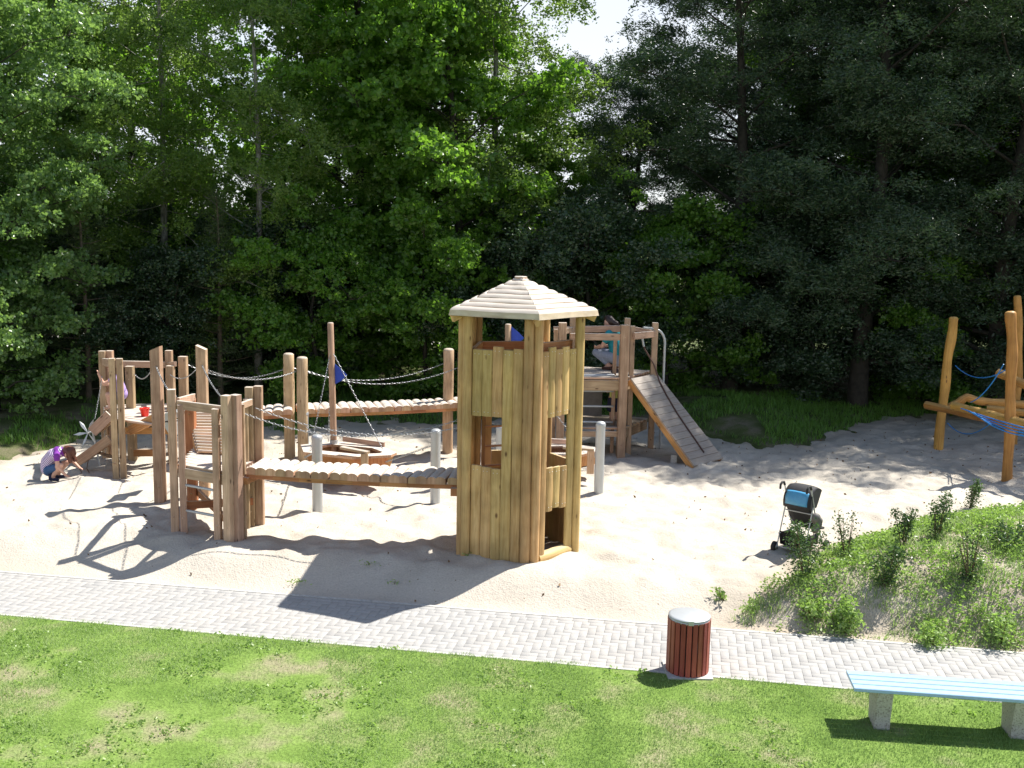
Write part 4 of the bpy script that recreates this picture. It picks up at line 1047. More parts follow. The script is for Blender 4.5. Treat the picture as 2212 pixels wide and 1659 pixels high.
def hand(caps, wrist, d, side, s=1.0, curl=.5):
    """palm and five fingers from the wrist along d; side = thumb direction"""
    wrist = Vector(wrist); d = Vector(d).normalized(); side = (Vector(side)-d*Vector(side).dot(d)).normalized(); pn = d.cross(side)
    palm = wrist+d*.055*s
    for k in (-1, -.33, .33, 1): caps.append((wrist+side*.008*k*s, .014*s, palm+side*.024*k*s, .012*s))
    for k, l in ((1, .052), (.38, .060), (-.25, .055), (-.9, .042)):
        a = palm+side*.026*k*s; e = a+(d*(1-curl*.3)+pn*curl*.6)*l*.55*s; f = e+(d*(1-curl)+pn*curl)*l*.5*s
        caps.append((a, .0085*s, e, .0078*s)); caps.append((e, .0078*s, f, .0068*s))
    a = wrist+d*.018*s+side*.022*s; e = a+(d*.6+side*.9)*.028*s; f = e+(d*.9+side*.3)*.026*s
    caps.append((a, .010*s, e, .009*s)); caps.append((e, .009*s, f, .0075*s))
def head(ells, c, f, up, s=1.0):
    """skull, jaw, nose, ears; f = facing direction"""
    c = Vector(c); f = Vector(f).normalized(); up = Vector(up); up = (up-f*up.dot(f)).normalized(); x = f.cross(up)
    R3 = .098*s
    ells += [(c, R3, (.82, .95, 1.08)), (c-up*.045*s+f*.025*s, .068*s, (.85, .95, 1.0)), (c-up*.075*s+f*.045*s, .04*s, (1, 1, .8))]
    ells += [(c+f*.098*s-up*.022*s, .014*s, (.9, 1.3, 1.4)), (c+f*.088*s-up*.052*s, .018*s, (1.3, .8, .6)), (c+f*.088*s+up*.012*s, .022*s, (1.5, .5, .4))]
    for g_ in (-1, 1): ells.append((c+x*g_*.083*s-up*.015*s, .022*s, (.5, .9, 1.3)))
    return x
MT['eye'] = m_plain('dark_eye', (.03, .02, .015), .2, 0, 0, 10, 0)
MT['hair_red'] = m_plain('auburn_hair', (.11, .035, .02), .45, 0, .35, 60, .8)
MT['hair_dark'] = m_plain('dark_hair', (.035, .018, .014), .45, 0, .35, 60, .8)
MT['denim'] = m_plain('blue_denim', (.045, .10, .22), .85, 0, .2, 50, .2)
MT['navy'] = m_plain('navy_cloth', (.012, .016, .05), .8, 0, .15, 50, .1)
MT['teal'] = m_plain('teal_cotton', (.01, .27, .33), .8, 0, .1, 25, .3)
MT['pale_jean'] = m_plain('pale_grey_blue_cotton', (.30, .34, .43), .85, 0, .1, 30, .3)
MT['lilac'] = m_plain('lilac_cotton', (.42, .30, .62), .8, 0, .1, 25, .2)
MT['lime'] = m_plain('pale_lime_cotton', (.62, .66, .20), .8, 0, .1, 25, .2)
MT['purple'] = m_plain('purple_cotton', (.20, .03, .32), .8, 0, .1, 25, .2)
MT['brown_shoe'] = m_plain('brown_leather', (.07, .025, .015), .6, 0, .1, 25, .1)
MT['white_trim'] = m_plain('white_trim', (.8, .8, .8), .7, 0, .05, 25, 0)
def m_stripe():
    m, t, p = mat('striped_shirt')
    ob = N(t, 'ShaderNodeTexCoord'); mp = N(t, 'ShaderNodeMapping'); mp.inputs['Rotation'].default_value = (0, rad(-52), 0); L(t, ob.outputs['Object'], mp.inputs[0])
    wv = N(t, 'ShaderNodeTexWave'); wv.wave_type = 'BANDS'; wv.bands_direction = 'Z'; wv.inputs['Scale'].default_value = 11; wv.inputs['Distortion'].default_value = .3; L(t, mp.outputs[0], wv.inputs[0])
    r = ramp(t, wv.outputs[0], [(.45, (.16, .03, .28)), (.55, (.80, .76, .80))]); L(t, r.outputs[0], p.inputs['Base Color']); p.inputs['Roughness'].default_value = .85; return m
MT['stripe'] = m_stripe()
def shaded(caps, o): return [(Vector(a)+o, r, Vector(b)+o, q) for a, r, b, q in caps]

# child crouching and digging, facing right (+x)
cg = gp(120, 1035); zc = gz(cg.x, cg.y); O_ = Vector((cg.x, cg.y, zc)); s = 1.0
pc1 = thing('person', O_, 'child in a purple and white striped shirt crouching to dig in the sand', 'child')
def P3(x, y, z): return V(x, y, z)
hip = P3(-.10, 0, .20); chest = P3(-.02, 0, .46); sh = P3(.10, 0, .52); neck = P3(.17, 0, .535); hc = P3(.26, -.01, .51)
caps = [(hip, .105, P3(-.12, 0, .33), .10), (P3(-.12, 0, .33), .10, chest, .105), (chest, .105, sh, .09), (sh, .06, neck, .042), (neck, .042, hc, .05)]
ells = []
x_ = head(ells, hc, (.72, -.05, -.70), (.7, 0, .7), .95)
for g_ in (-1, 1):
    hp = P3(-.09, g_*.085, .19); kn = P3(.17, g_*.13, .30); an = P3(-.03, g_*.11, .055)
    caps += [(hp, .075, kn, .052), (kn, .052, an, .036), (an, .034, P3(.09, g_*.12, .03), .026)]
sA, eA, wA = P3(.10, -.13, .48), P3(.13, -.19, .28), P3(.26, -.15, .12)
caps += [(sA, .045, eA, .033), (eA, .033, wA, .024)]; hand(caps, wA, (.8, .1, -.5), (0, 1, .3), .85, .6)
sB, eB, wB = P3(.12, .13, .48), P3(.26, .18, .30), P3(.40, .10, .21)
caps += [(sB, .045, eB, .033), (eB, .033, wB, .024)]; hand(caps, wB, (.9, -.1, -.3), (0, -1, .3), .85, .6)
body_mesh('body', caps, ells, .0085, 'skin', pc1)
body_mesh('shirt', [(P3(-.14, 0, .20), .120, P3(-.135, 0, .33), .118), (P3(-.135, 0, .33), .118, chest, .12), (chest, .118, sh, .10), (P3(-.03, -.06, .44), .08, P3(.09, -.09, .47), .07), (P3(-.03, .06, .44), .08, P3(.09, .09, .47), .07)], [], .012, 'stripe', pc1)
body_mesh('shirt_yoke', [(sh+V(-.03, 0, .0), .105, sh+V(.03, 0, 0), .085), (sA, .062, sA.lerp(eA, .35), .052), (sB, .062, sB.lerp(eB, .35), .052), (P3(.08, -.07, .49), .075, P3(.08, .07, .49), .075)], [], .011, 'purple', pc1)
body_mesh('shorts', [(P3(-.11, 0, .18), .118, P3(-.11, 0, .22), .112)]+[(P3(-.09, g_*.085, .19), .088, P3(.05, g_*.11, .25), .075) for g_ in (-1, 1)], [], .012, 'denim', pc1)
body_mesh('hair', [(hc+V(-.02, 0, .05), .085, hc+V(.02, 0, .0), .085), (hc+V(.03, -.07, .03), .045, hc+V(.06, -.07, -.14), .04), (hc+V(.03, .07, .03), .045, hc+V(.08, .07, -.15), .04), (hc+V(-.03, 0, .04), .08, neck+V(-.0, 0, .0), .05), (hc+V(.07, 0, .05), .06, hc+V(.10, 0, -.02), .045), (hc+V(.03, -.05, -.05), .05, hc+V(.04, -.04, -.17), .03)], [(hc+V(.01, 0, .03), .105, (.95, .95, .95))], .012, 'hair_red', pc1)
for g_ in (-1, 1): body_mesh('boot', [(P3(-.03, g_*.11, .13), .048, P3(-.03, g_*.11, .05), .045), (P3(-.03, g_*.11, .04), .04, P3(.09, g_*.12, .03), .034)], [], .01, 'navy', pc1)
for g_ in (-1, 1):
    b = MB(); b.ball(O_+hc+Vector((.72, -.05, -.70)).normalized()*.086+x_*g_*.032+V(.0, 0, .0), .009, 8); b.build('eye', 'eye', pc1)

# woman crouching on the climbing tower deck, facing left (-x)
wz = zt+.022; wg = yat(1322, 800, 22.6); O_ = Vector((wg.x, 22.6, wz))
pw = thing('person', O_, 'woman in a teal T-shirt and pale trousers crouching on the climbing tower', 'woman')
s = 1.0
hip = P3(.12, 0, .27); ch_ = P3(.02, 0, .62); sh = P3(.0, 0, .78); neck = P3(-.06, 0, .86); hc = P3(-.12, 0, .97)
caps = [(hip, .15, P3(.09, 0, .42), .13), (P3(.09, 0, .42), .13, ch_, .135), (ch_, .135, sh, .11), (sh, .07, neck, .05), (neck, .05, hc, .055)]
ells = []; x_ = head(ells, hc, (-.85, -.1, -.5), (-.4, 0, .9), 1.12)
for g_ in (-1, 1):
    hp = P3(.10, g_*.10, .26); kn = P3(-.32, g_*.14, .34); an = P3(.02, g_*.12, .09)
    caps += [(hp, .10, kn, .066), (kn, .062, an, .045), (an, .04, P3(-.13, g_*.13, .035), .032)]
    sS = P3(0.0, g_*.17, .76); eS = P3(-.10, g_*.24, .50); wS = P3(-.34, g_*.10, .44)
    caps += [(sS, .055, eS, .042), (eS, .042, wS, .029)]; hand(caps, wS, (-.9, -g_*.3, -.2), (0, 0, 1), 1.0, .7)
body_mesh('body', caps, ells, .010, 'skin', pw)
body_mesh('shirt', [(P3(.12, 0, .33), .158, P3(.09, 0, .45), .15), (P3(.09, 0, .45), .15, ch_, .15), (ch_, .148, P3(0, 0, .77), .115), (P3(.02, -.09, .66), .10, P3(0, -.12, .76), .09), (P3(.02, .09, .66), .10, P3(0, .12, .76), .09)]+[(P3(0, g_*.17, .76), .075, P3(-.05, g_*.21, .62), .07) for g_ in (-1, 1)], [], .014, 'teal', pw)
body_mesh('trousers', [(P3(.13, 0, .24), .165, P3(.12, 0, .31), .155)]+[(P3(.10, g_*.10, .26), .118, P3(-.32, g_*.14, .34), .08) for g_ in (-1, 1)]+[(P3(-.32, g_*.14, .34), .078, P3(-.06, g_*.125, .16), .065) for g_ in (-1, 1)], [], .014, 'pale_jean', pw)
body_mesh('hair', [(hc+V(.04, 0, .03), .10, hc+V(-.02, 0, .07), .085), (hc+V(.10, 0, .02), .06, hc+V(.19, 0, -.02), .062), (hc+V(.19, 0, -.02), .062, hc+V(.22, 0, -.08), .045)], [(hc+V(.02, 0, .04), .112, (.95, .9, .95))], .012, 'hair_dark', pw)
for g_ in (-1, 1): body_mesh('shoe', [(P3(.03, g_*.12, .05), .05, P3(-.13, g_*.13, .035), .04)], [], .012, 'brown_shoe', pw)
b = MB(); b.ball(O_+hc+Vector((-.85, -.1, -.5)).normalized()*.1+x_*.035, .01, 8); b.ball(O_+hc+Vector((-.85, -.1, -.5)).normalized()*.1-x_*.035, .01, 8); b.build('eyes', 'eye', pw)

pw.rotation_euler = (0, 0, rad(-38)); pw.scale = (1.06, 1.06, 1.06)
# child standing on the lower deck behind the ladder
O_ = Vector((yat(1326, 900, 22.2).x, 22.2, zl+.022))
pk = thing('person', O_, 'child in a pale lime top and navy shorts standing under the climbing tower deck', 'child')
caps = [(P3(0, 0, .52), .10, P3(0, 0, .68), .095), (P3(0, 0, .68), .095, P3(0, 0, .84), .09), (P3(0, 0, .84), .055, P3(0, 0, .93), .04)]; ells = []; head(ells, P3(0, 0, 1.02), (.1, 1, 0), (0, 0, 1), .98)
for g_ in (-1, 1):
    caps += [(P3(g_*.06, 0, .50), .07, P3(g_*.065, -.01, .28), .048), (P3(g_*.065, -.01, .28), .048, P3(g_*.06, .01, .07), .034), (P3(g_*.06, .01, .04), .032, P3(g_*.07, .12, .03), .026), (P3(g_*.12, 0, .82), .042, P3(g_*.15, .04, .62), .032), (P3(g_*.15, .04, .62), .032, P3(g_*.12, .22, .60), .023)]; hand(caps, P3(g_*.12, .22, .60), (0, 1, .2), (0, 0, 1), .8, .7)
body_mesh('body', caps, ells, .010, 'skin', pk)
body_mesh('top', [(P3(0, 0, .50), .115, P3(0, 0, .68), .108), (P3(0, 0, .68), .108, P3(0, 0, .83), .10)]+[(P3(g_*.11, 0, .83), .055, P3(g_*.14, .02, .74), .052) for g_ in (-1, 1)], [], .013, 'lime', pk)
sh_ = body_mesh('shorts', [(P3(0, 0, .46), .118, P3(0, 0, .50), .116)]+[(P3(g_*.06, 0, .45), .09, P3(g_*.07, 0, .26), .085) for g_ in (-1, 1)], [], .013, 'navy', pk)
b = MB(); b.tube([O_+P3(.13, -.06, .50), O_+P3(.15, -.05, .38), O_+P3(.14, -.07, .26), O_+P3(.06, -.10, .245)], .008, 6); b.build('piping', 'white_trim', sh_)
body_mesh('hair', [], [(P3(0, -.015, 1.045), .105, (.95, .95, 1))], .012, 'hair_dark', pk)

# child on the sand tower, arm reaching up to the chain
O_ = Vector((on(262, 1000, 900).x-.10, on(262, 1000, 900).y+.15, zs+.022))
pq = thing('person', O_, 'child in a lilac shirt on the sand tower, one bare arm raised to the chain', 'child')
caps = [(P3(.1, 0, .30), .10, P3(.06, 0, .48), .095), (P3(.06, 0, .48), .095, P3(.0, 0, .62), .09), (P3(0, 0, .62), .055, P3(-.03, 0, .70), .04)]; ells = []; head(ells, P3(-.05, 0, .80), (-1, -.1, -.1), (0, 0, 1), .98)
for g_ in (-1, 1): caps += [(P3(.1, g_*.07, .28), .075, P3(-.14, g_*.09, .30), .05), (P3(-.14, g_*.09, .30), .05, P3(-.10, g_*.09, .06), .034), (P3(-.10, g_*.09, .04), .03, P3(-.2, g_*.09, .03), .025)]
caps += [(P3(0, -.12, .61), .045, P3(-.17, -.2, .52), .035), (P3(-.17, -.2, .52), .034, P3(-.25, -.22, .72), .025), (P3(0, .12, .61), .045, P3(-.1, .2, .45), .035), (P3(-.1, .2, .45), .034, P3(-.25, .15, .45), .025)]
hand(caps, P3(-.25, -.22, .72), (-.15, 0, 1), (0, 1, 0), .85, .8); hand(caps, P3(-.25, .15, .45), (-1, 0, 0), (0, 0, 1), .85, .7)
body_mesh('body', caps, ells, .010, 'skin', pq)
body_mesh('shirt', [(P3(.1, 0, .30), .12, P3(.06, 0, .48), .108), (P3(.06, 0, .48), .108, P3(.0, 0, .61), .10)]+[(P3(0, g_*.12, .61), .058, P3(-.05, g_*.15, .58), .054) for g_ in (-1, 1)], [], .013, 'lilac', pq)
body_mesh('shorts', [(P3(.1, g_*.07, .27), .09, P3(-.04, g_*.08, .29), .075) for g_ in (-1, 1)], [], .013, 'denim', pq)
body_mesh('hair', [(P3(-.03, 0, .82), .10, P3(.03, 0, .74), .06)], [(P3(-.03, 0, .83), .104, (.95, .95, .95))], .012, 'hair_red', pq)

# ------------------------------------------------------------------ leaf and blade builders (numpy)
NR = np.random.RandomState(11)
def leaves_np(c, size, droop=.2, seed=0, aspect=.55, flat=.55):
    """c (N,3) centres -> rhombic folded leaves, two triangles each"""
    r = np.random.RandomState(seed); n = len(c)
    d = r.normal(size=(n, 3)); d[:, 2] = d[:, 2]*.6-droop; d /= np.linalg.norm(d, axis=1)[:, None]
    q = r.normal(size=(n, 3)); q[:, 2] *= flat; s_ = np.cross(d, q); s_ /= np.linalg.norm(s_, axis=1)[:, None]+1e-9; nn = np.cross(d, s_)
    l = size*r.uniform(.6, 1.25, n)[:, None]; w_ = l*aspect
    v0 = c-d*l*.5; v1 = c+s_*w_*.5+nn*w_*.12+d*l*.02; v2 = c+d*l*.5-nn*w_*.1; v3 = c-s_*w_*.5+nn*w_*.12+d*l*.02
    v = np.stack([v0, v1, v2, v3], 1).reshape(-1, 3); a = np.arange(n)*4
    f = np.stack([np.stack([a, a+1, a+2], 1), np.stack([a, a+2, a+3], 1)], 1).reshape(-1, 3)
    return v, f
def rep2(x): return np.repeat(x, 2)
def blades_np(p, h, wd, seed=0, lean=.45):
    r = np.random.RandomState(seed); n = len(p); a = r.uniform(0, 2*np.pi, n); hh = (h*r.uniform(.5, 1.3, n))[:, None]; ww = (wd*r.uniform(.7, 1.3, n))[:, None]
    sx = np.stack([np.cos(a), np.sin(a), np.zeros(n)], 1); b = a+np.pi/2+r.normal(0, .4, n); ld = np.stack([np.cos(b), np.sin(b), np.zeros(n)], 1)*(lean*r.uniform(.2, 1.6, n))[:, None]
    up = np.array([0, 0, 1.])
    m_ = p+(up*.55+ld*.35)*hh; t_ = p+(up*.85+ld)*hh
    v = np.stack([p-sx*ww*.5, p+sx*ww*.5, m_+sx*ww*.42, m_-sx*ww*.42, t_], 1).reshape(-1, 3); k = np.arange(n)*5
    f = np.stack([np.stack([k, k+1, k+2], 1), np.stack([k, k+2, k+3], 1), np.stack([k+3, k+2, k+4], 1)], 1).reshape(-1, 3)
    return v, f
MT['grass'] = m_leaf('grass_blades', (.16, .29, .075), (.40, .49, .21), (.38, .58, .15), .5, .45)
MT['weed'] = m_leaf('weed_leaves', (.20, .32, .09), (.40, .50, .20), (.38, .62, .10), .42, .45)
MT['shrub'] = m_leaf('shrub_leaves', (.022, .052, .018), (.09, .16, .055), (.11, .22, .045), .32, .35)
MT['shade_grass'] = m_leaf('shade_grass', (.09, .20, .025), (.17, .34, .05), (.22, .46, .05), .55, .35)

# lawn grass: visible part only
n = 400000; r = np.random.RandomState(5)
uu = r.uniform(-10.5, 9.0, n); dd = -.05+r.uniform(0, 1, n)*4.9; px = PO[0]+uu*PDX-(PW+.01+dd)*PNX; py = PO[1]+uu*PDY-(PW+.01+dd)*PNY
keep = (np.abs(px) < .52*py+1.6) & (py > 8.2) & ((dd > .0) | (fbm(uu, uu*0, .35, 3, 81) > .52)); px, py = px[keep], py[keep]
bare = fbm(px, py, .9, 4, 12); left = sstep(1.5, -3.5, px); edge = sstep(.35, 0, -PW-pathv(px, py))
dens = np.clip(1.25-2.6*np.clip(bare-(.60-.10*left-.10*edge), 0, 1)*6*(.35+.65*np.maximum(left, edge)), .10, 1)
for (qx, qy, qr) in ((1.75, 10.55, .22), (4.9, 10.35, .35), (4.3, 10.5, .25), (-5.6, 12.2, .1)): dens *= 1-.8*np.exp(-(((px-qx)/qr)**2+((py-qy)/(qr*.45))**2))
k = r.uniform(size=len(px)) < dens; px, py = px[k], py[k]
def on_slab(x, y): return (np.abs(x-bx) < .26) & (np.abs(y-by) < .26)
k = ~on_slab(px, py); px, py = px[k], py[k]
left = sstep(1.5, -3.5, px); tone = fbm(px, py, 1.1, 4, 20); lush = sstep(-1.0, 2.0, px)*sstep(11.4, 10.2, py)
hgt = .026+.022*vnoise(px, py, .22, 2)*(1-.6*lush)
v, f = blades_np(np.stack([px, py, lawn_z(px, py)-.004], 1), hgt, .0055, 6)
rn = np.clip(.75*tone+.28*r.uniform(size=len(px))-.02-.30*lush+.15*left, 0, 1)
o = npmesh('lawn_grass', v, f, 3, 'grass', np.repeat(rn, 3)); tag(o, 'short mown grass of the lawn in front of the path', 'grass', kind='stuff')
# broad leaved weeds in the lawn
n = 5200; qx = r.uniform(-7, 5, n); qy = r.uniform(8.4, 13.4, n); k = (pathv(qx, qy) < -PW-.03) & (fbm(qx, qy, .7, 3, 31) > .60-.05*sstep(0, -4, qx)+.06*sstep(0, 3, qx)) & ~on_slab(qx, qy); qx, qy = qx[k], qy[k]
m_ = 5; cx = np.repeat(qx, m_)+r.normal(0, .028, len(qx)*m_); cy = np.repeat(qy, m_)+r.normal(0, .028, len(qx)*m_)
v, f = leaves_np(np.stack([cx, cy, lawn_z(cx, cy)+.015+.02*r.uniform(size=len(cx))], 1), .036, .0, 8, .7, .15)
o = npmesh('lawn_weeds', v, f, 3, 'weed', rep2(r.uniform(size=len(cx)))); tag(o, 'clover and broad leaved weeds growing through the lawn', 'weeds', kind='stuff')
MT['yellow'] = m_plain('yellow_petal', (.8, .55, .02), .6, 0, .05, 10, 0)
# mound vegetation
n = 150000; mx = r.uniform(2.4, 13, n); my = r.uniform(11.2, 18, n); md_ = mound_d(mx, my); cover = fbm(mx, my, .42, 4, 41)
k = (md_ > -.05+.15*cover) & (pathv(mx, my) > PW+.05) & (cover > .435+.05*np.sin(mx*3)*0+.10*sstep(3.9, 3.0, mx)-.02*sstep(1.0, 0, md_)+.16*np.exp(-(((mx-3.55)/.5)**2+((my-13.0)/.6)**2))) & (r.uniform(size=n) < .75) & (mx < .52*my+.5)
mx, my = mx[k], my[k]
v, f = blades_np(np.stack([mx, my, mound_z(mx, my)-.01], 1), .06+.09*vnoise(mx, my, .35, 5), .009, 9, .7)
o = npmesh('mound_grass', v, f, 3, 'grass', np.repeat(np.clip(.25+.5*fbm(mx, my, .5, 3, 51)+.3*r.uniform(size=len(mx)), 0, 1), 3)); tag(o, 'tufts of wild grass covering the mound', 'grass', kind='stuff')
n = 6200; qx = r.uniform(2.5, 11, n); qy = r.uniform(11.3, 17.5, n); cv = fbm(qx, qy, .5, 4, 61)
k = (mound_d(qx, qy) > .05) & (pathv(qx, qy) > PW+.08) & (cv > .47+.1*sstep(4.0, 3.0, qx)) & (qx < .52*qy+.5); qx, qy = qx[k], qy[k]; m_ = 14
cx = np.repeat(qx, m_)+r.normal(0, .055, len(qx)*m_); cy = np.repeat(qy, m_)+r.normal(0, .055, len(qx)*m_)
hh = .07*r.uniform(size=len(cx))+.09*np.repeat(r.uniform(size=len(qx)), m_)**2
v, f = leaves_np(np.stack([cx, cy, mound_z(cx, cy)+.02+hh], 1), .045, .0, 10, .6, .25)
o = npmesh('mound_weeds', v, f, 3, 'weed', rep2(np.clip(np.repeat(r.uniform(size=len(qx)), m_)*.6+.4*r.uniform(size=len(cx)), 0, 1))); tag(o, 'low leafy weeds spread over the mound', 'weeds', kind='stuff')
# grass at the foot of the wood
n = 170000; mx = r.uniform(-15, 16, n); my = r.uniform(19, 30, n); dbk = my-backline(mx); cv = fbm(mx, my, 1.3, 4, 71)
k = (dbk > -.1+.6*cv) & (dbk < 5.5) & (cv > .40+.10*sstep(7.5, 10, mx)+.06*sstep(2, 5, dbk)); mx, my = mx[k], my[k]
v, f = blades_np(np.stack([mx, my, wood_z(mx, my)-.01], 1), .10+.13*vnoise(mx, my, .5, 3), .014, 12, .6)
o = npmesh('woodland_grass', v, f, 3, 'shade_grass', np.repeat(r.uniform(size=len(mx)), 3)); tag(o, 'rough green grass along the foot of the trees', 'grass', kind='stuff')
# litter on the sand: leaves and twigs
n = 1500; qx = r.uniform(-12, 14, n); qy = r.uniform(12.5, 27, n); k = (pathv(qx, qy) > PW+.1) & (mound_d(qx, qy) < -.1) & (qy < backline(qx)) & (r.uniform(size=n) < .25+.75*sstep(15, 22, qy)); qx, qy = qx[k], qy[k]
v, f = leaves_np(np.stack([qx, qy, sand_z(qx, qy)+.018], 1), .055, .0, 13, .6); MT['dead_leaf'] = m_leaf('dead_leaf', (.12, .07, .035), (.24, .15, .07), (.2, .1, .03), .7, .1)
o = npmesh('dead_leaves', v, f, 3, 'dead_leaf', rep2(r.uniform(size=len(qx)))); tag(o, 'dry brown leaves scattered on the sand', 'leaves', kind='stuff')

# ------------------------------------------------------------------ shrubs on the mound
GS = 'young shrubs planted on the mound'
def shrub(x, y, h, spread, nst, nl, label, dens_low=.5, lsize=.045, m='shrub', bend=0):
    z = gz(x, y); t = thing('shrub', (x, y, z), label, 'shrub', GS); rr_ = random.Random(int(x*1000)); b = MB(); cs = []
    for i in range(nst):
        a = rr_.uniform(0, 6.28); l = h*rr_.uniform(.7, 1.02); q = spread*rr_.uniform(.3, 1)*.6; base = V(x+.02*math.cos(a), y+.02*math.sin(a), z-.03)
        pts = [base, base+V(q*.35*math.cos(a), q*.35*math.sin(a), l*.4), base+V(q*math.cos(a)*.8+bend*.3, q*math.sin(a)*.8, l*.75), base+V(q*math.cos(a)+bend, q*math.sin(a), l)]
        b.tube(pts, [.008, .006, .004, .002], 5)
        for j in range(int(nl/nst)):
            t_ = rr_.random()**dens_low; k_ = min(2, int(t_*3)); p = pts[k_].lerp(pts[k_+1], t_*3-k_); w_ = spread*.30*(1-.6*t_)
            cs.append((p.x-x+rr_.gauss(0, w_), p.y-y+rr_.gauss(0, w_), p.z-z+rr_.gauss(0, w_*.5)))
    b.build('stems', 'twig', t)
    v, f = leaves_np(np.array(cs), lsize, .05, int(h*1000), .5); v[:, 2] = np.maximum(v[:, 2], 0.0)
    npmesh('foliage', v, f, 3, m, rep2(np.random.RandomState(3).uniform(size=len(cs))), parent=t)
for (x, y, yt, sp, ns, nl, lb, dl, ls) in (
    (1739, 1250, 1130, .34, 7, 560, 'leafy young shrub at the mound edge, standing in front of the pushchair', .9, .045),
    (1827, 1208, 1110, .24, 6, 260, 'thin shrub with bare upright tips just right of the pushchair', 1.6, .04),
    (1950, 1180, 1098, .20, 5, 330, 'dark upright shrub with a flat bushy top in the middle of the mound', .6, .045),
    (2023, 1162, 1066, .24, 7, 380, 'upright green shrub on the crest between two darker ones', .8, .045),
    (2093, 1098, 1039, .22, 6, 330, 'compact dark shrub farthest back on the mound, before the orange pole', .8, .045),
    (1914, 1262, 1180, .26, 6, 420, 'round dark shrub low in the centre of the mound with shade at its foot', 1.2, .045),
    (2093, 1252, 1148, .24, 9, 360, 'tall shrub with many bare thin twigs above a dark leafy base', 1.8, .04),
    (2178, 1190, 1130, .34, 7, 420, 'broad low shrub at the right edge of the photo on the mound', 1.2, .045),
    (1822, 1362, 1296, .26, 8, 320, 'bright broad leaved plant nearest the path on the mound', 1.0, .07),
    (1755, 1335, 1290, .22, 6, 180, 'small broad leaved plant left of the brightest one by the path', 1.0, .065),
    (2020, 1395, 1345, .30, 6, 260, 'low leafy plant at the foot of the mound beside the path', 1.2, .06),
    (2165, 1385, 1330, .30, 6, 260, 'low leafy plant near the right edge just above the path', 1.2, .06),
    (1562, 1295, 1268, .14, 4, 34, 'tiny single plant alone on the sand by the end of the mound', 1.0, .07)):
    q = hit(x, y); hh = (zat(q, yt)-gz(q.x, q.y))*1.12
    shrub(q.x, q.y, max(.12, hh), sp*1.2, ns, int(nl*2.6), lb, dl, ls, 'weed' if ls > .05 else 'shrub')
for i, (x, y, lb) in enumerate(((640, 1262, 'small weed on the sand bank, at the left edge of the tower roof shadow'), (795, 1222, 'small weed patch within the tower shadow on the sand'), (852, 1262, 'tiny weed in the tower roof shadow near the path'), (1010, 1202, 'small weed at the left foot of the lookout tower'))):
    q = hit(x, y); z = gz(q.x, q.y); t = thing('weed', (q.x, q.y, z), lb, 'weed', 'weeds on the sand'); nn_ = 40 if i == 0 else 22
    c = np.stack([r.normal(0, .07, nn_), r.normal(0, .04, nn_), .01+.05*r.uniform(size=nn_)], 1); v, f = leaves_np(c, .04, -.1, 70+i, .5); npmesh('foliage', v, f, 3, 'weed', rep2(r.uniform(size=nn_)), parent=t)
    b = MB(); b.tube([(q.x, q.y, z-.02), (q.x+.01, q.y, z+.05)], .004, 5); b.build('stem', 'twig', t)

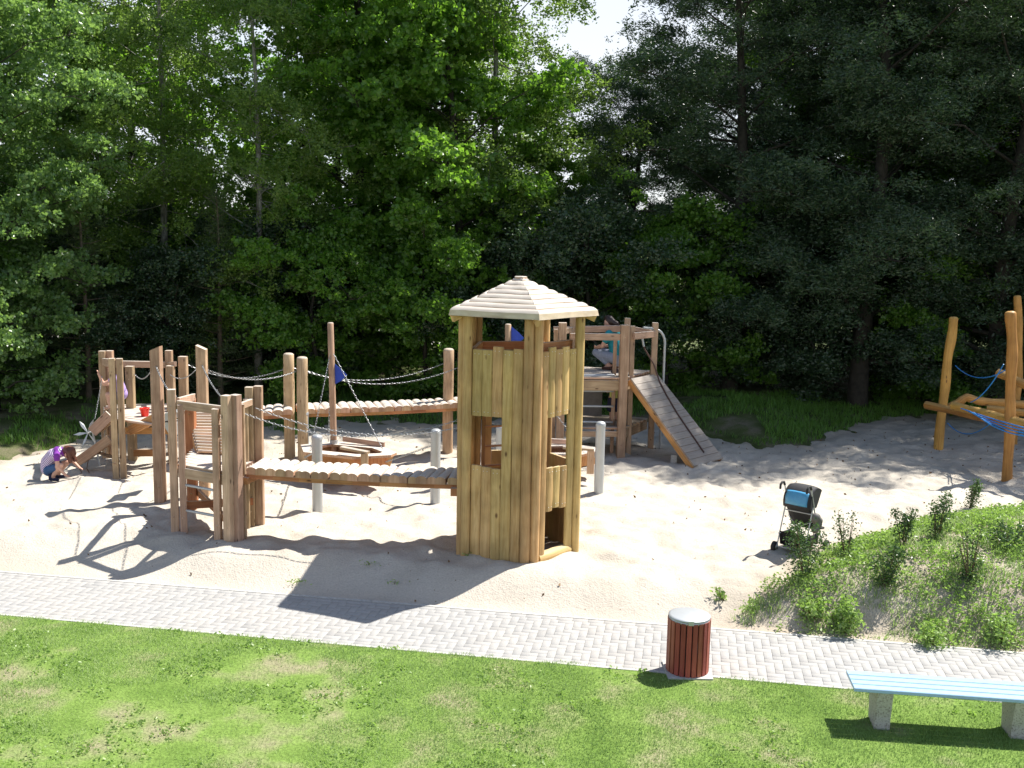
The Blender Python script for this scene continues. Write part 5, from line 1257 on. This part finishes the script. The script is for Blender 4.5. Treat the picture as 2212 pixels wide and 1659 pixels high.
# ------------------------------------------------------------------ trees
MT['lf_birch'] = m_leaf('birch_leaves', (.075, .14, .025), (.19, .28, .06), (.38, .60, .10), .32, .48)
MT['lf_maple'] = m_leaf('maple_leaves', (.06, .13, .02), (.15, .29, .04), (.30, .60, .05), .36, .5)
MT['lf_aspen'] = m_leaf('aspen_leaves', (.07, .14, .04), (.18, .29, .10), (.36, .60, .12), .27, .42)
MT['lf_willow'] = m_leaf('willow_leaves', (.022, .05, .022), (.06, .105, .045), (.09, .19, .04), .30, .28)
MT['lf_pine'] = m_leaf('pine_needles', (.035, .06, .02), (.08, .12, .035), (.10, .16, .03), .55, .2)
MT['birch_bark'] = m_plain('birch_bark', (.30, .29, .26), .7, 0, .12, 8, .2, var=(.08, .07, .06))
def tree_geo(seed, h, cr, base, nl, lsize, species, trunk_r, bend=(0, 0)):
    """stem, limbs and twigs, with leaves gathered in lumps round the twigs; origin at the foot"""
    rr_ = random.Random(seed); r_ = np.random.RandomState(seed); b = MB(); pts = []; n = 9
    wb = {'birch': .22, 'pine': .05}.get(species, .38)
    for i in range(n+1):
        t = i/n; pts.append(V(bend[0]*t*t+wb*math.sin(seed+t*5)*t, bend[1]*t*t+wb*math.cos(seed*2+t*4)*t, h*.94*t-.1))
    b.tube(pts, [trunk_r*(1-.88*(i/n)**.9)+.01 for i in range(n+1)], 9)
    def on_trunk(t):
        k = min(n-1, int(t*n)); return pts[k].lerp(pts[k+1], t*n-k)
    lumps = []; f0 = base/h
    if species == 'pine':
        for i in range(46):
            u = (i+.5)/46; t = f0+(1-f0)*u; p = on_trunk(min(.995, t)); a = i*2.4; l = cr*max(.10, (1-u)**.8)*rr_.uniform(.7, 1.1); e = p+V(math.cos(a)*l, math.sin(a)*l, .12*l+.05)
            b.tube([p, p.lerp(e, .5)-V(0, 0, .03), e], [.018, .012, .005], 4)
            for j in range(max(2, int(l*4))):
                q = p.lerp(e, .3+.7*(j+rr_.random())/max(2, int(l*4))); lumps.append((q+V(rr_.gauss(0, .12), rr_.gauss(0, .12), .05), .22, .75, rr_.random(), 0))
    else:
        nb_ = int(10+h*1.6)
        for i in range(nb_):
            u = (i+rr_.random())/nb_; t = f0*.8+(1-f0*.8)*u*.93; p = on_trunk(min(.99, t)); a = i*2.4+rr_.uniform(-.7, .7)
            prof = {'birch': .35+.65*math.sin(math.pi*(.15+.8*u)), 'willow': .55+.45*math.sin(math.pi*(.1+.8*u))}.get(species, .45+.55*math.sin(math.pi*(.1+.82*u)))
            el = rr_.uniform(.15, .95)*(.6+.6*u); l = cr*prof*rr_.uniform(.75, 1.15)
            tip = p+V(math.cos(a)*l, math.sin(a)*l, math.tan(min(1.1, el))*l*.55+rr_.gauss(0, .45)); m1 = p.lerp(tip, .5)+V(rr_.gauss(0, .12), rr_.gauss(0, .12), .10*l)
            rb = max(.012, trunk_r*.30*(1-.75*u)); b.tube([p, p.lerp(m1, .5)+V(0, 0, -.04), m1, tip], [rb, rb*.8, rb*.55, .008], 6)
            for j in range(max(4, int(l*3.2))):
                w_ = rr_.uniform(.22, 1.05); q = p.lerp(m1, w_*2) if w_ < .5 else m1.lerp(tip, w_*2-1); a2 = a+rr_.uniform(-1.9, 1.9); l2 = rr_.uniform(.3, .95)*(.75 if w_ > .8 else 1)
                e = q+V(math.cos(a2)*l2, math.sin(a2)*l2, rr_.uniform(-.8, .9)*l2)
                b.tube([q, q.lerp(e, .5)+V(0, 0, .05), e], [.011, .007, .003], 3, cap=False)
                lumps.append((e, rr_.uniform(.32, .62)*(1.0 if species != 'bush' else .75), 1.0, rr_.random(), a2))
        for i in range(int((h-base)*7)):
            t = f0*.6+(1-f0*.6)*rr_.random(); a = rr_.uniform(0, 6.28); q = on_trunk(min(.99, t)); l = cr*rr_.uniform(.18, .80)*(1-.45*max(0, t-.55)/.45); e = q+V(math.cos(a)*l, math.sin(a)*l, rr_.gauss(.1, .4))
            b.tube([q, q.lerp(e, .5)+V(0, 0, -.06), e], [.014, .009, .004], 3, cap=False); lumps.append((e, rr_.uniform(.28, .52), 1.0, rr_.random(), a))
        for i in range(int(h*1.2)): lumps.append((on_trunk(min(.999, .9+.1*rr_.random()))+V(rr_.gauss(0, .35), rr_.gauss(0, .35), rr_.uniform(-.2, .4)), .4, .7, rr_.random(), 0))
    wts = np.array([l[1]**2 for l in lumps]); per = nl*wts/wts.sum(); cs = []; rn = []
    for (q, rad_, fl, tone_, a2), k in zip(lumps, per):
        k = max(6, int(k*r_.uniform(.6, 1.4))); ns = max(2, k//(16 if species != 'birch' else 24))
        d = r_.normal(size=(ns, 3)); d /= np.linalg.norm(d, axis=1)[:, None]; d[:, 2] = np.abs(d[:, 2])*.9-.25
        s0 = d*(rad_*(.35+.75*r_.uniform(size=ns)**.6))[:, None]*np.array([1.15, 1.15, fl])
        out_ = d*np.array([1, 1, .35])+r_.normal(size=(ns, 3))*.35; out_[:, 2] += {'birch': -.9, 'willow': -.5}.get(species, -.05); out_ /= np.linalg.norm(out_, axis=1)[:, None]
        w_ = r_.randint(0, ns, k); t = r_.uniform(-.5, .5, k)[:, None]; ln = {'birch': .42, 'willow': .40}.get(species, .26)
        c_ = s0[w_]+out_[w_]*t*ln+r_.normal(size=(k, 3))*(.050 if species != 'pine' else .04)
        st = r_.uniform(size=ns)
        cs.append(c_+np.array(q)); rn.append(np.clip(.35*tone_+.3*st[w_]+.35*r_.uniform(size=k), 0, 1))
    return b, np.concatenate(cs), np.concatenate(rn)
_tc = {}
def tree(kind, x, y, h, label, rz=0, seed=1, var=0, m=None, scale=None):
    """kinds share a few crown meshes; copies are turned and scaled"""
    spec = {'birch': (12.5, 2.3, 1.6, 78000, .070, 'birch', .10, 'lf_birch', 'birch_bark', .62, .2), 'maple': (12.0, 2.8, 1.0, 78000, .115, 'maple', .15, 'lf_maple', 'bark', .78, .12),
            'aspen': (11.0, 2.6, .3, 85000, .098, 'aspen', .14, 'lf_aspen', 'bark', .82, .15), 'willow': (13.0, 3.4, 1.0, 165000, .098, 'willow', .24, 'lf_willow', 'bark', .28, .3), 'pine': (5.5, 1.3, .4, 15000, .085, 'pine', .07, 'lf_pine', 'bark_brown', .09, -.35),
            'bush': (3.6, 1.6, .1, 36000, .075, 'bush', .05, 'lf_willow', 'bark', .6, .05), 'hazel': (4.6, 1.9, .1, 34000, .095, 'bush', .06, 'lf_maple', 'bark', .78, .05)}[kind]
    key = (kind, var); z = gz(x, y); nm = {'birch': 'birch_tree', 'maple': 'maple_tree', 'aspen': 'poplar_tree', 'willow': 'willow_tree', 'pine': 'pine_tree', 'bush': 'bush', 'hazel': 'hazel_bush'}[kind]
    cat = 'bush' if kind in ('bush', 'hazel') else 'tree'; grp = 'bushes at the foot of the trees' if cat == 'bush' else 'trees of the wood behind the playground'
    sc = h/spec[0]
    if key not in _tc:
        b, c, rn = tree_geo(100+var*17+len(kind)*5, *spec[:7]); t = thing(nm, (0, 0, 0), label, cat, grp)
        b.build('trunk', spec[8], t); v, f = leaves_np(c, spec[4], spec[10], 5+var, spec[9], .3); npmesh('crown', v, f, 3, spec[7], rep2(rn), parent=t)
        place(t, (x, y, z-.02), rz, sc); _tc[key] = t; return t
    t = dup(_tc[key], (x, y, z-.02), rz, sc, label); return t
TREES = [
 ('aspen', -11.6, 23.0, 10.5, 'poplar with big glossy leaves leaning into the picture at the far left', 0.3, 0),
 ('aspen', -14.5, 26.5, 13.0, 'tall poplar rising behind the glossy one at the far left', 2.3, 1),
 ('birch', -9.4, 28.2, 14.5, 'light green birch second from the left edge, above the sand tower', 1.0, 0),
 ('birch', -6.7, 27.2, 13.0, 'drooping birch above the slanted posts with a thin pale trunk', 2.2, 1),
 ('maple', -4.4, 29.0, 15.5, 'bright green maple crown left of the blue flag mast', 0.5, 0),
 ('maple', -1.6, 28.2, 13.5, 'bright green maple in the centre, above the long bridge', 3.2, 1),
 ('birch', -.6, 30.0, 16.0, 'tall white stemmed birch directly above the tower roof', 4.0, 0),
 ('maple', 1.3, 30.6, 6.8, 'low dark maple filling in behind the tower roof', 5.3, 0),
 ('willow', 6.0, 28.6, 13.5, 'dark willow over the climbing tower, its bough reaching left against the sky', 1.2, 0),
 ('willow', 9.2, 27.4, 14.5, 'tall dark willow behind the empty sand at the right', 2.9, 1),
 ('willow', 12.6, 26.8, 14.0, 'dark willow above the orange climbing frame', 5.2, 0),
 ('maple', -12.0, 32.5, 15.0, 'maple in the second row behind the left birches', 1.9, 1),
 ('birch', -3.0, 33.8, 16.0, 'birch in the second row between the two bright maples', 5.8, 1),
 ('aspen', 2.8, 34.5, 7.0, 'poplar far back under the gap of bright sky', 1.4, 1),
 ('willow', 7.4, 33.0, 16.5, 'willow in the second row between the two front willows', 4.1, 1),
 ('maple', 11.2, 32.5, 16.0, 'sunlit maple glimpsed behind the right willows', 0.2, 1),
 ('willow', 15.6, 30.0, 16.0, 'willow at the far right edge behind the frame', 3.3, 0),
 ('willow', 16.8, 25.4, 14.0, 'willow beyond the right edge that shades the sand', 1.1, 0),
 ('willow', 19.5, 29.5, 14.0, 'tall willow beyond the right edge behind the log climber', 2.1, 1),
 ('willow', 3.4, 31.5, 9.2, 'lower willow under the bright sky gap', 5.6, 0),
 ('willow', 10.9, 29.8, 15.0, 'willow between the two tall dark willows', 0.6, 1),
 ('hazel', -15.8, 29.5, 5.0, 'hazel bush deep at the left edge between the poplars', 2.6, 0),
 ('bush', -12.2, 29.5, 4.6, 'dark bush behind the glossy poplar at the left', 1.6, 0),
 ('hazel', -9.6, 31.0, 4.8, 'hazel bush behind the light green birch', 4.6, 0),
 ('bush', -5.6, 31.0, 4.6, 'dark bush behind the drooping birch', 0.6, 0),
 ('maple', -6.0, 35.5, 12.5, 'maple in the second row behind the drooping birch', 4.4, 0),
 ('birch', -13.2, 30.5, 13.5, 'birch between the tall poplar and the light green birch', 2.9, 0),
 ('pine', -10.2, 24.8, 5.4, 'young pine with grey green needles left of the sand tower', 0.4, 0),
 ('pine', -7.3, 25.8, 5.6, 'young pine behind the sand tower', 2.4, 0),
 ('hazel', -13.2, 24.6, 4.6, 'leafy hazel bush at the left edge under the poplar', 0.9, 0),
 ('hazel', -4.9, 26.4, 4.6, 'hazel bush behind the first pair of round posts', 2.8, 0),
 ('hazel', -2.3, 27.0, 4.8, 'hazel bush behind the long bridge', 4.0, 0),
 ('bush', -8.8, 26.3, 3.6, 'dark bush behind the sand tower rails', 1.2, 0),
 ('bush', -6.1, 27.6, 4.4, 'dark bush between the pine and the hazel', 3.7, 0),
 ('bush', .2, 27.6, 4.4, 'dark bush hidden behind the lookout tower', 0.7, 0),
 ('bush', 2.3, 28.0, 5.0, 'dark bush between the lookout and the climbing tower', 5.1, 0),
 ('hazel', 4.2, 28.0, 5.2, 'hazel bush behind the climbing tower and its pole', 1.5, 0),
 ('bush', 6.6, 29.4, 4.8, 'dark bush above the grassy bank right of the ramp', 2.2, 0),
 ('bush', 9.0, 28.6, 4.6, 'dark bush behind the middle of the shaded sand', 4.6, 0),
 ('hazel', 11.4, 28.2, 4.8, 'hazel bush left of the orange climbing frame', 3.1, 0),
 ('bush', 13.6, 27.6, 4.6, 'dark bush behind the orange climbing frame', 0.1, 0)]
for k, x, y, h, lb, rz, var in TREES: tree(k, x, y, h, lb, rz, var=var)
# rows deeper in the wood, seen only through gaps
_bk = [('hazel', -17.5, 31), ('bush', -14.5, 34), ('hazel', -10.5, 35), ('bush', -7.5, 36), ('hazel', -4.0, 35.5), ('bush', -1.0, 35.0), ('hazel', 2.6, 38), ('willow', 9.5, 38.5), ('maple', 13.5, 37), ('willow', 17.5, 36), ('willow', 19, 31), ('maple', 22, 35)]
_wd = ['at the far left edge of the wood', 'deep in the wood left of the birches', 'deep in the wood behind the left birch', 'far back above the sand tower', 'far back above the slanted posts', 'far back left of the lookout tower roof', 'far back under the bright sky gap', 'far back above the grassy bank', 'far back above the log climber', 'deep in the wood near the right edge', 'just outside the last willow at the right edge', 'farthest back at the right edge']
for i, ((k, x, y), wd_) in enumerate(zip(_bk, _wd)): tree(k, x, y, 4.2+RNG.random() if x < 6 else 15.5, 'shaded %s %s' % (k, wd_), i*1.3, var=i % 2)
